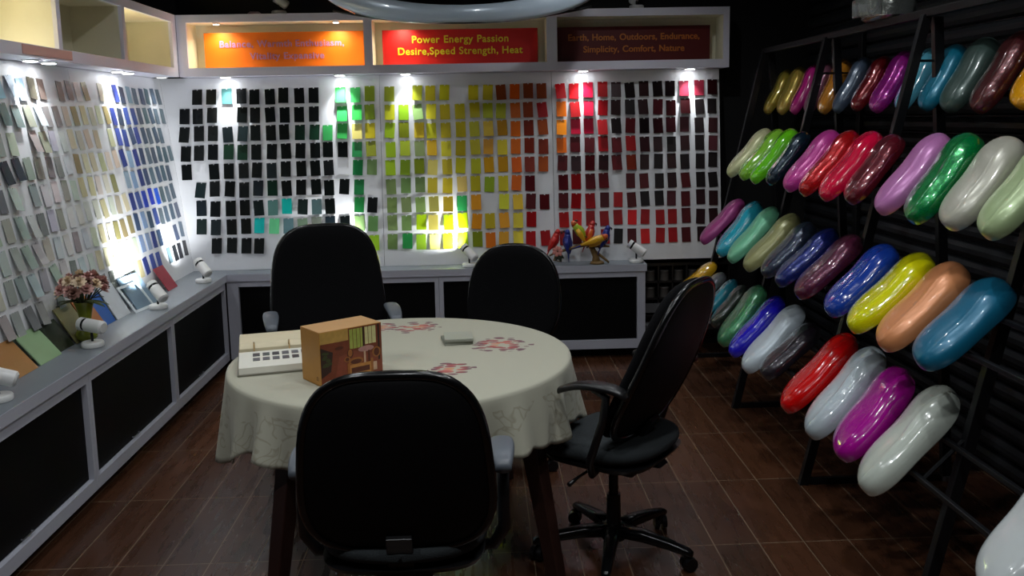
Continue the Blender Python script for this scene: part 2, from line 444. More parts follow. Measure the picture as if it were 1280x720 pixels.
# downlights --------------------------------------------------------
def downlight(x, y, z, label, m, energy, ang=75, colr=(0.93, 0.97, 1.0), tgt=None, square=False, r=0.03, group='small downlights under the wall cabinets', blend=0.9):
    t = thing('downlight', label, 'downlight', (x, y, z), 0, group)
    obj('trim_ring', lathe(BM(), [(r * 1.35, -0.001), (r * 1.3, -0.006), (r * 1.02, -0.008), (r * 1.0, -0.002)], seg=24), M_white_plastic, t, auto=40)
    obj('lens', lathe(BM(), [(0.0, -0.003), (r * 0.98, -0.003), (r * 0.98, -0.0095), (0.0, -0.0105)], seg=24), m, t, auto=40)
    if energy > 0:
        add_light('downlight_beam', 'SPOT', (x, y, z - 0.013), energy, colr, tgt or (x, y + 0.0, z - 1), 0.012, ang, blend)
BD = [(-1.68, 'first downlight from the corner, above the dark green swatches', M_led, 5.5),
      (-0.92, 'bright downlight above the mint green swatches', M_led, 8.5),
      (-0.48, 'bright downlight above the olive swatches, under the red sign', M_led, 4.5),
      (0.72, 'bright downlight above the scarlet swatches', M_led, 5.5),
      (1.45, 'downlight above the dark maroon swatches, nearest the racks', M_led, 6.0)]
for x, l, m, e in BD: downlight(x, 6.115, 1.956, l, m, e, 78, tgt=(x, 6.17, 1.2))
LD = [(4.26, 'square-looking downlight at the left edge under the left cabinet, nearer of its pair', M_led, 5), (4.44, 'downlight under the left cabinet, farther of the pair above the pale swatches', M_led, 3),
      (5.27, 'downlight under the left cabinet, nearer of the pair above the blue swatches', M_led, 5), (5.42, 'downlight under the left cabinet, farther of the pair above the blue swatches', M_led, 3),
      (5.98, 'dim downlight under the left cabinet right in the corner', M_led_dim, 1.2)]
for y, l, m, e in LD: downlight(-2.055, y, 1.956, l, m, e, 82, tgt=(-2.10, y, 1.2))
for x, l, e in [(-1.72, 'tiny ceiling spot in the orange sign niche, left one', 3.6), (-0.93, 'tiny ceiling spot in the orange sign niche, right one', 3.6), (-0.50, 'tiny ceiling spot in the red sign niche above the word Power', 3.5)]:
    downlight(x, 6.118, 2.304, l, M_led_warm, e, 150, (1, 0.9, 0.68), (x, 6.17, 1.9), r=0.018, group='niche spotlights', blend=1.0)
downlight(-2.12, 5.35, 2.304, 'tiny spot in the cream niche beside the corner', M_led_warm, 3.6, 150, (1, 0.9, 0.68), r=0.018, group='niche spotlights', blend=1)
downlight(-2.12, 3.95, 2.304, 'tiny spot in the bright cream niche at the upper left edge', M_led_warm, 6.5, 150, (1, 0.97, 0.85), r=0.018, group='niche spotlights', blend=1)

# ceiling cans
for i, (x, y) in enumerate(CEILING_SPOTS):
    t = thing('ceiling_lamp', 'round white recessed ceiling lamp above the room, out of the picture', 'ceiling lamp', (x, y, CEIL), 0, 'recessed ceiling lamps')
    obj('rim', lathe(BM(), [(0.075, -0.001), (0.072, -0.012), (0.052, -0.014), (0.05, -0.003)], seg=24), M_white_plastic, t, auto=40)
    obj('lens', lathe(BM(), [(0.0, -0.003), (0.049, -0.003), (0.049, -0.010), (0.0, -0.011)], seg=24), M_led, t, auto=40)

# ------------------------------------------------------------------ display boards (lean back against the walls)
KB, KL = 0.10, 0.14
def yb(z): return 6.2 - (2.0 - z) * KB
def xl(z): return -2.15 + (2.0 - z) * KL
def board_back(x0, x1, label):
    bm = BM(); z0, z1 = 0.653, 1.953; T = 0.016
    pts = [(xl(z0) if x0 < -2 else x0, yb(z0), z0), (x1, yb(z0), z0), (x1, yb(z1), z1), (xl(z1) if x0 < -2 else x0, yb(z1), z1)]
    a = [bm.verts.new(p) for p in pts]; b = [bm.verts.new((p[0], p[1] + T, p[2])) for p in pts]
    bm.faces.new(a); bm.faces.new(list(reversed(b)))
    for i in range(4): bm.faces.new([a[i], b[i], b[(i + 1) % 4], a[(i + 1) % 4]])
    tag(obj('display_board', bm, M_board), label, 'display board', 'white boards that carry the swatches')
board_back(-2.03, -0.668, 'white back-wall board carrying the dark green swatches')
board_back(-0.665, 0.508, 'white back-wall board carrying the yellow and orange swatches')
board_back(0.511, 1.67, 'white back-wall board carrying the red and maroon swatches')
def board_left(y0, y1, label):
    bm = BM(); z0, z1 = 0.653, 1.953; T = 0.016
    def ye(y, z): return y
    pts = [(xl(z0), y0, z0), (xl(z0), yb(z0) - 0.001 if y1 > 6 else y1, z0), (xl(z1), yb(z1) - 0.001 if y1 > 6 else y1, z1), (xl(z1), y0, z1)]
    a = [bm.verts.new(p) for p in pts]; b = [bm.verts.new((p[0] - T, p[1], p[2])) for p in pts]
    bm.faces.new(a); bm.faces.new(list(reversed(b)))
    for i in range(4): bm.faces.new([a[i], b[i], b[(i + 1) % 4], a[(i + 1) % 4]])
    tag(obj('display_board', bm, M_board), label, 'display board', 'white boards that carry the swatches')
board_left(4.83, 6.05, 'white left-wall board with blue and cream swatches beside the corner')
board_left(3.62, 4.827, 'white left-wall board with pale grey swatches behind the bouquet')
board_left(2.40, 3.617, 'white left-wall board at the near end of the counter')

# ------------------------------------------------------------------ swatches
COLX = [-1.985, -1.892, -1.799, -1.697, -1.598, -1.509, -1.408, -1.314, -1.213, -1.116, -1.026, -0.926, -0.826, -0.733, -0.603, -0.505, -0.407, -0.32, -0.222, -0.124, -0.025, 0.068, 0.161, 0.257, 0.347, 0.443, 0.573, 0.666, 0.762, 0.856, 0.95, 1.046, 1.14, 1.24, 1.328, 1.425, 1.529, 1.62]
ROWZ = [1.824, 1.698, 1.574, 1.450, 1.326, 1.200, 1.073, 0.947, 0.819]
PAL = {'K': ((5, 10, 10), 'near-black green'), 'k': ((24, 36, 38), 'dark teal grey'), 't': ((88, 125, 124), 'grey teal'), 'G': ((8, 44, 28), 'bottle green'),
       'C': ((20, 190, 180), 'bright turquoise'), 'M': ((110, 205, 160), 'mint'), 'e': ((112, 128, 112), 'sage grey'), 'g': ((60, 178, 84), 'fresh green'),
       'd': ((34, 128, 66), 'emerald green'), 'l': ((152, 186, 44), 'lime green'), 'o': ((122, 140, 28), 'olive green'), 'y': ((194, 182, 36), 'olive yellow'),
       'Y': ((224, 202, 50), 'mustard yellow'), 'w': ((220, 208, 110), 'pale yellow'), 'L': ((186, 220, 24), 'neon lime'), 'p': ((146, 178, 104), 'pale green'),
       's': ((118, 150, 88), 'moss grey'), 'a': ((212, 152, 26), 'ochre'), 'A': ((226, 138, 14), 'amber'), 'O': ((222, 104, 20), 'orange'),
       'b': ((150, 64, 18), 'burnt orange'), 'B': ((120, 36, 14), 'rust brown'), 'R': ((206, 28, 34), 'scarlet'), 'r': ((152, 14, 20), 'deep red'),
       'c': ((190, 16, 52), 'crimson'), 'm': ((78, 6, 14), 'maroon'), 'q': ((38, 6, 10), 'dark maroon'), 'Q': ((16, 4, 6), 'near-black maroon'),
       'v': ((74, 26, 34), 'plum'), 'P': ((136, 42, 58), 'rose brown')}
GRID = [
 '.KKtKKKKKK.ggoo.oyy.yybObbRRcrqQqQQPPq',
 'KKK.KKKKKK.lgoylpYyyyyyObrOrcrqQqvqqQQ',
 'KKKkkKKKGGggwyloYYyyyYaOBbAccrQmQqqvQq',
 'KKKGGKKKKKKKdollpYYyyaYOBBOmmrmrqqQqQv',
 'K.KKKKkKKKK.dsllowYyyaaOBbmqmqmBqQqQQQ',
 '.kKKKkdKKKKKd.sssYYwylyOm.mrmm.mmQqmQQ',
 '.kKKKktCktK.dKsspwYgA.YYmmmrrmrmQQvmqq',
 '.kkKKCMteekKsss' + 'sLwLLAyaYr.rRrrrRrr' + 'rmqq',
 '..KKKK.......lsdlwLLoOaYrrrm.rQmRrrmq.']
GRID = [list(g[:38].ljust(38, '.')) for g in GRID]
GRID[1][11] = 'g'; GRID[5][6] = 'G'
for g in GRID: assert len(g) == 38, len(g)
ORD = ['first', 'second', 'third', 'fourth', 'fifth', 'sixth', 'seventh', 'eighth', 'ninth', 'tenth', 'eleventh', 'twelfth', 'thirteenth', 'fourteenth', 'fifteenth', 'sixteenth', 'seventeenth', 'eighteenth', 'nineteenth', 'twentieth',
       'twenty-first', 'twenty-second', 'twenty-third', 'twenty-fourth', 'twenty-fifth', 'twenty-sixth']
ROWN = ['top row', 'second row down', 'third row down', 'fourth row down', 'fifth row down', 'sixth row down', 'seventh row down', 'eighth row down', 'bottom row']
def px(P):
    x, y, z = P[0], P[1], P[2] - 1.65
    c, s = math.cos(YAW), math.sin(YAW); x, y = x * c + y * s, -x * s + y * c
    c, s = math.cos(PITCH), math.sin(PITCH); d, u = y * c - z * s, y * s + z * c
    c, s = math.cos(ROLL), math.sin(ROLL); X, U = x * c - u * s, x * s + u * c
    return 640 + 1113 * X / d, 303.3 - 1113 * U / d
rs = random.Random(11)
def swatch_mesh(bent):
    bm = BM(); w_, h_, t_ = 0.0335, 0.053, 0.0018
    nz = 6
    outline_top = [(-w_, h_ * 0.97), (-0.005, h_), (-0.004, h_ - 0.007), (0.004, h_ - 0.007), (0.005, h_), (w_, h_)]
    outline = [(-w_, -h_ * 0.97), (w_, -h_)] + list(reversed(outline_top))
    f = [bm.verts.new((x, -t_ - (bent * (h_ - z) * 0.16), z)) for x, z in outline]
    b = [bm.verts.new((x, -(bent * (h_ - z) * 0.16), z)) for x, z in outline]
    bm.faces.new(f); bm.faces.new(list(reversed(b)))
    n = len(f)
    for i in range(n): bm.faces.new([f[i], b[i], b[(i + 1) % n], f[(i + 1) % n]])
    bmesh.ops.recalc_face_normals(bm, faces=bm.faces[:])
    me = bpy.data.meshes.new('colour_swatch'); bm.to_mesh(me); bm.free(); return me
M_sw = objcolor_mat('paint_swatch_card', 0.34, spec=0.15)
SWM = [swatch_mesh(0.3), swatch_mesh(0.8), swatch_mesh(1.4)]
for me in SWM: me.materials.append(M_sw)
ALL = []
def jitter(c, a):
    return tuple(max(0.0, v * (1 + rs.uniform(-a, a))) for v in c)
for r, g in enumerate(GRID):
    for c_, ch in enumerate(g):
        if ch == '.': continue
        base, cn = PAL[ch]
        b0 = 0 if c_ < 14 else 14 if c_ < 26 else 26
        bn = 'left' if b0 == 0 else 'middle' if b0 == 14 else 'right'
        z = ROWZ[r] + rs.uniform(-0.006, 0.006); x = COLX[c_] + rs.uniform(-0.004, 0.004)
        lab = '%s swatch on the %s back-wall board, %s, %s column' % (cn, bn, ROWN[r], ORD[c_ - b0])
        ALL.append(dict(P=Vector((x, yb(z) - 0.003, z)), n='b', col=jitter(srgb(*base), 0.15), lab=lab, rot=rs.gauss(0, 0.035), grp='swatches on the back wall boards', m=rs.choice(SWM), s=1.0))
def left_color(j, r):
    u = rs.random()
    if j <= 3: base, nm = rs.choice([((92, 112, 130), 'slate blue'), ((78, 98, 118), 'steel blue'), ((100, 118, 130), 'blue grey')])
    elif j <= 7:
        base, nm = rs.choice([((40, 58, 130), 'royal blue'), ((56, 74, 110), 'dusk blue'), ((40, 50, 70), 'navy'), ((140, 160, 190), 'pale blue'), ((60, 80, 160), 'cobalt')])
    elif j <= 13: base, nm = rs.choice([((208, 200, 170), 'cream'), ((196, 186, 150), 'sand'), ((216, 212, 196), 'ivory'), ((150, 142, 96), 'khaki')])
    elif j <= 17: base, nm = rs.choice([((150, 146, 140), 'taupe'), ((196, 198, 198), 'pearl grey'), ((120, 118, 116), 'stone grey'), ((206, 208, 206), 'chalk')])
    else: base, nm = rs.choice([((170, 174, 170), 'pale sage grey'), ((152, 158, 154), 'sage grey'), ((184, 188, 185), 'light grey'), ((120, 128, 128), 'mid grey'), ((178, 184, 180), 'silver grey')])
    if r == 0 and 12 <= j <= 16: base, nm = ((112, 104, 100), 'brown grey')
    if r == 0 and 17 <= j <= 19: base, nm = ((170, 200, 214), 'ice blue')
    if r == 5 and j in (4, 5): base, nm = ((28, 60, 190), 'vivid blue')
    if r == 5 and j == 3: base, nm = ((24, 90, 220), 'bright azure')
    if r == 7 and j in (2, 3): base, nm = ((96, 170, 232), 'sky blue')
    if r == 8 and j in (0, 1, 2): base, nm = ((24, 26, 34), 'blue black')
    if r == 3 and j in (19, 20): base, nm = ((44, 54, 66), 'charcoal blue')
    if r == 8 and j > 8: base, nm = rs.choice([((150, 158, 154), 'dull grey'), ((120, 126, 122), 'lead grey')])
    return srgb(*base), nm
for r in range(9):
    for j in range(0, 36):
        y = 6.085 - 0.1 * j + rs.uniform(-0.008, 0.008)
        if y < 2.5 or y > yb(ROWZ[r]) - 0.05: continue
        if rs.random() < 0.07: continue
        z = ROWZ[r] + 0.004 + rs.uniform(-0.006, 0.006)
        c, nm = left_color(max(0, j - 1), r)
        lab = '%s swatch on the left-wall boards, %s, %s from the corner' % (nm, ROWN[r], ORD[min(j, 25)])
        ALL.append(dict(P=Vector((xl(z) + 0.003, y, z)), n='l', col=jitter(c, 0.12), lab=lab, rot=rs.gauss(0, 0.06), grp='swatches on the left wall boards', m=rs.choice(SWM), s=1.0))
def sw_matrix(d):
    if d['n'] == 'b':
        base = Matrix.Rotation(-math.atan(KB), 4, 'X')   # top leans back
        R = base
    else:
        R = Matrix.Rotation(PI / 2, 4, 'Z') @ Matrix.Rotation(-math.atan(KL), 4, 'X')
    return Matrix.Translation(d['P']) @ R @ Matrix.Rotation(d['rot'], 4, 'Y')
for d in ALL:
    m = sw_matrix(d); q = [px(m @ Vector(p)) for p in ((-0.031, 0, -0.051), (0.031, 0, -0.051), (0.031, 0, 0.051), (-0.031, 0, 0.051))]
    a = abs(sum(q[i][0] * q[(i + 1) % 4][1] - q[(i + 1) % 4][0] * q[i][1] for i in range(4))) / 2
    cx = sum(p[0] for p in q) / 4
    d['area'] = a if cx > 2 else 0; d['cx'] = cx
    if d['n'] == 'b' and 335 < cx < 465 and d['P'].z < 0.9: d['area'] = 0
ALL = [d for d in ALL if d['cx'] > -60]
ALL.sort(key=lambda d: -d['area'])
stuff = ALL[300:]
for d in ALL[:300]:
    o = bpy.data.objects.new('colour_swatch', d['m']); col.objects.link(o)
    o.matrix_world = sw_matrix(d); o.color = (*d['col'], 1)
    tag(o, d['lab'], 'colour swatch', d['grp'])
def rest_of_swatches():
    bm = BM(); cl = bm.loops.layers.float_color.new('swatch_colour')
    for d in stuff:
        m = sw_matrix(d); w_, h_, t_ = 0.031, 0.051, 0.0018
        n0 = len(bm.faces); box(bm, (-w_, -t_, -h_), (w_, 0, h_), M=m @ Matrix.Rotation(-0.05, 4, 'X')); bm.faces.ensure_lookup_table()
        for f in bm.faces[n0:]:
            for lp in f.loops: lp[cl] = (*d['col'], 1)
    m = bpy.data.materials.new('swatch_cards'); m.use_nodes = True; nt = m.node_tree
    a = nt.nodes.new('ShaderNodeVertexColor'); a.layer_name = 'swatch_colour'
    b = nt.nodes['Principled BSDF']; b.inputs['Roughness'].default_value = 0.42
    nt.links.new(a.outputs['Color'], b.inputs['Base Color'])
    o = obj('colour_swatches', bm, m)
    tag(o, 'the remaining small blue, cream and grey swatches filling the wall boards', 'colour swatch', kind='stuff')
rest_of_swatches()

# ------------------------------------------------------------------ small spot lamps on counters
def lamp_builder():
    t = thing('spot_lamp', 'white cylinder spot lamp', 'spot lamp', (0, 0, 0))
    obj('base', lathe(BM(), [(0.0, 0), (0.056, 0), (0.058, 0.004), (0.058, 0.022), (0.053, 0.028), (0.0, 0.029)], seg=32), M_white_plastic, t, auto=40)
    obj('stem', cyl(BM(), (0, 0, 0.028), (0, 0, 0.09), 0.007, seg=10), M_black_metal, t, smooth=True)
    # head along local +X (lit end +X), tilt applied on the part
    h = obj('lamp_head', lathe(BM(), [(0.0, -0.085), (0.026, -0.084), (0.036, -0.075), (0.036, 0.028), (0.0345, 0.030), (0.0, 0.030)], seg=28), M_white_plastic, t, (0, 0, 0.115), auto=35)
    obj('collar', lathe(BM(), [(0.0, 0.0301), (0.033, 0.0301), (0.033, 0.046), (0.0, 0.046)], seg=28), M_gloss_black, h, auto=35)
    obj('head_cap', lathe(BM(), [(0.0, 0.0461), (0.036, 0.0461), (0.036, 0.072), (0.031, 0.073), (0.029, 0.06), (0.0, 0.06)], seg=28), M_white_plastic, h, auto=35)
    return t
lamp0 = lamp_builder()
used = [False]
def place_lamp(loc, tgt_dir, label, energy, group='small white spot lamps', em=None, scale=1.0, ang=115):
    d = Vector(tgt_dir).normalized(); scale = 0.84
    if not used[0]: t = lamp0; used[0] = True; t.location = loc; t['label'] = label; t['group'] = group
    else: t = dup(lamp0, loc, None, label, group)
    t.scale = (scale,) * 3
    q = d.to_track_quat('Z', 'Y').to_euler()
    for c in t.children:
        if c.name.startswith('lamp_head'): c.rotation_euler = q
    if energy > 0:
        p = Vector(loc) + (Vector((0, 0, 0.115)) + d * 0.08) * scale
        add_light('spot_lamp_beam', 'SPOT', p, energy, (0.95, 0.98, 1.0), p + d, 0.012, ang, 0.8)
zc = 0.653
place_lamp((-1.79, 3.24, zc), (-0.9, -0.25, 0.35), 'white spot lamp cut by the left edge, nearest on the left counter', 0)
place_lamp((-1.781, 4.026, zc), (-0.95, 0.35, 0.10), 'white spot lamp with black collar in front of the flower bouquet', 0)
place_lamp((-1.771, 4.839, zc), (-0.62, 0.45, 0.55), 'tilted white spot lamp beside the grey-blue sample sheets', 11)
place_lamp((-1.762, 5.62, zc), (-0.62, 0.45, 0.6), 'white spot lamp in the corner of the counters', 4.5)
place_lamp((-0.083, 5.965, zc), (-0.6, 0.5, 0.55), 'white spot lamp on the back counter lighting the lime swatches', 8)
place_lamp((1.055, 5.965, zc), (-0.8, 0.25, 0.55), 'unlit white spot lamp at the rack end of the back counter', 0)
place_lamp((-0.80, 5.965, zc), (-0.5, 0.5, 0.55), 'white spot lamp on the back counter hidden behind the tall chair', 9)
place_lamp((-1.307, 6.14, 2.357), (-0.7, -0.3, 0.5), 'white spot lamp standing on the back wall cabinet above the orange sign', 0)
place_lamp((1.088, 6.14, 2.357), (0.3, -0.5, 0.7), 'white spot lamp standing on the back wall cabinet above the maroon sign', 0)
tag(obj('junction_puck', lathe(BM(), [(0, 0), (0.045, 0), (0.042, 0.012), (0.03, 0.02), (0, 0.022)], seg=24), mat('pinkish_plastic', srgb(190, 160, 168), 0.4, noise=0.05), loc=(-1.47, 6.14, 2.357), auto=40),
    'small pinkish round puck on top of the back wall cabinet', 'fitting')

# ------------------------------------------------------------------ leaning sample sheets on left counter
def sheet(y, wd, h, lean, c, label, x0=-1.905, rz=0.0, gloss=0.4, child=None):
    x0 = xl(0.653 + h * math.cos(lean)) + 0.010 + h * math.sin(lean) + abs(rz) * wd * 0.5
    M = Matrix.Translation((x0, y, 0.653)) @ Matrix.Rotation(rz, 4, 'Z') @ Matrix.Rotation(-lean, 4, 'Y')
    bm = BM(); box(bm, (-0.006, -wd / 2, 0.0), (0.0, wd / 2, h))
    o = obj('sample_sheet', bm, mat('sheet_' + label.split()[0] + '_' + str(int(y * 100)), srgb(*c), gloss, noise=0.18, nscale=9), bevel=0.001)
    o.matrix_world = M
    tag(o, label, 'sample sheet', 'sample sheets leaning on the left boards')
    return o
sheet(3.59, 0.20, 0.165, 0.70, (160, 112, 60), 'orange-brown sample sheet leaning at the near end of the left boards')
sheet(3.815, 0.19, 0.165, 0.68, (140, 168, 126), 'pale green sample sheet leaning between the orange-brown and black ones')
sheet(4.00, 0.15, 0.15, 0.60, (30, 38, 24), 'green-black sample sheet leaning left of the bouquet', x0=-1.935)
sheet(4.17, 0.17, 0.19, 0.55, (134, 128, 84), 'khaki sample sheet leaning left of the flower vase', x0=-1.925)
sheet(4.345, 0.16, 0.19, 0.55, (164, 96, 44), 'rusty orange sample sheet leaning directly behind the vase', x0=-1.93)
sheet(4.50, 0.13, 0.17, 0.5, (30, 84, 160), 'blue sample sheet leaning right behind the vase', x0=-1.93)
sheet(4.66, 0.17, 0.19, 0.5, (196, 200, 204), 'pale grey sample sheet leaning in the bright glare right of the bouquet', x0=-1.93)
sheet(4.93, 0.24, 0.20, 0.55, (110, 132, 150), 'grey-blue sample sheet leaning behind the tilted spot lamp', x0=-1.93, rz=-0.08)
bm = BM()
Mx = Matrix.Translation((-1.835, 4.83, 0.653)) @ Matrix.Rotation(-0.15, 4, 'Z') @ Matrix.Rotation(-0.62, 4, 'Y')
for a, b in (((-0.005, -0.10, 0), (0, -0.085, 0.17)), ((-0.005, 0.085, 0), (0, 0.10, 0.17)), ((-0.005, -0.085, 0), (0, 0.085, 0.015)), ((-0.005, -0.085, 0.155), (0, 0.085, 0.17))): box(bm, a, b)
o = obj('card_mount', bm, mat('white_card', srgb(205, 212, 216), 0.4, noise=0.04)); o.matrix_world = Mx
tag(o, 'empty white card mount leaning in front of the grey-blue sheet', 'card mount')
sheet(5.43, 0.16, 0.16, 0.55, (150, 50, 62), 'dusty red sample sheet leaning near the corner spot lamp', x0=-1.925)

# ------------------------------------------------------------------ bouquet
def bouquet():
    t = thing('flower_vase', 'slim yellow-green vase with dusty pink flowers on the left counter', 'vase', (-1.865, 4.14, zc))
    gm = mat('yellow_green_glaze', srgb(128, 136, 40), 0.22, noise=0.2, coat=0.5)
    obj('vase_body', lathe(BM(), [(0.0, 0), (0.026, 0), (0.046, 0.018), (0.05, 0.038), (0.04, 0.058), (0.022, 0.072), (0.026, 0.11), (0.036, 0.16), (0.046, 0.19), (0.042, 0.19), (0.02, 0.12), (0.0, 0.11)], seg=28), gm, t, auto=60)
    rr = random.Random(3)
    fm = [mat('dusty_pink_petals', srgb(186, 142, 134), 0.7, noise=0.2), mat('cream_petals', srgb(212, 190, 160), 0.7, noise=0.2), mat('brown_petals', srgb(120, 84, 72), 0.7, noise=0.2)]
    lm = mat('dull_green_leaf', srgb(70, 80, 40), 0.6, noise=0.25); stm = mat('stem_green', srgb(64, 74, 36), 0.6, noise=0.2)
    heads = []
    for k in range(26):
        a = 2.399963 * k; r = 0.02 + 0.105 * math.sqrt((k + 0.5) / 26)
        heads.append(Vector((r * math.cos(a) * 0.7, r * math.sin(a) * 1.1, 0.235 + 0.075 * (1 - (r / 0.13) ** 2) + rr.uniform(-0.015, 0.015))))
    for k, h in enumerate(heads):
        obj('stem', tube(BM(), [(0, 0, 0.15), (h.x * 0.4, h.y * 0.4, 0.2), h * 1.0], 0.0025, 5), stm, t, smooth=True)
        bm = BM(); n = Vector((h.x, h.y, 0.10)).normalized(); q = n.to_track_quat('Z', 'Y').to_matrix().to_4x4()
        for lay in range(3):
            npet = 9 - lay * 2
            for p in range(npet):
                ang = 2 * PI * p / npet + lay * 0.4; tilt = 0.25 + lay * 0.45; L = 0.034 - lay * 0.006
                pts = []
                for s_ in (0.0, 0.35, 0.7, 1.0):
                    wd = 0.011 * math.sin(PI * min(0.92, s_ * 0.85 + 0.12))
                    zz = L * s_ * math.sin(tilt) + 0.006 * lay; rad = L * s_ * math.cos(tilt)
                    pts.append([(rad, -wd, zz), (rad, wd, zz)])
                R_ = Matrix.Rotation(ang, 4, 'Z')
                V = [[bm.verts.new(h + (q @ (R_ @ Vector(c)))) for c in pr] for pr in pts]
                for i in range(3): bm.faces.new([V[i][0], V[i][1], V[i + 1][1], V[i + 1][0]])
        ball(bm, h + n * 0.008, 0.008, seg=8)
        obj('flower', bm, fm[(k * 7) % 3 if k % 4 else 0], t)
    for k in range(12):
        a = rr.uniform(0, 2 * PI); L = rr.uniform(0.06, 0.1); bm = BM()
        c0 = Vector((0.03 * math.cos(a), 0.03 * math.sin(a), 0.195)); d = Vector((math.cos(a), math.sin(a), rr.uniform(-0.1, 0.3))).normalized(); s_ = d.cross(Vector((0, 0, 1))).normalized()
        prev = None
        for i in range(6):
            u = i / 5; wd = 0.014 * math.sin(PI * (0.08 + 0.9 * u)); c = c0 + d * L * u + Vector((0, 0, -0.02 * u * u))
            cur = [bm.verts.new(c - s_ * wd), bm.verts.new(c + Vector((0, 0, 0.003))), bm.verts.new(c + s_ * wd)]
            if prev:
                bm.faces.new([prev[0], prev[1], cur[1], cur[0]]); bm.faces.new([prev[1], prev[2], cur[2], cur[1]])
            prev = cur
        obj('leaf', bm, lm, t)
bouquet()
tag(obj('green_fruit', ball(BM(), (0, 0, 0.032), 0.034, 1, 1, 0.93, seg=18), mat('apple_green_skin', srgb(128, 150, 30), 0.3, noise=0.2, coat=0.4), loc=(-1.835, 4.03 + 0.10, zc), smooth=True), 'round green fruit on the counter between the spot lamp and the vase', 'fruit')
bpy.data.objects['flower_vase'].location = (-1.85, 4.13, zc)

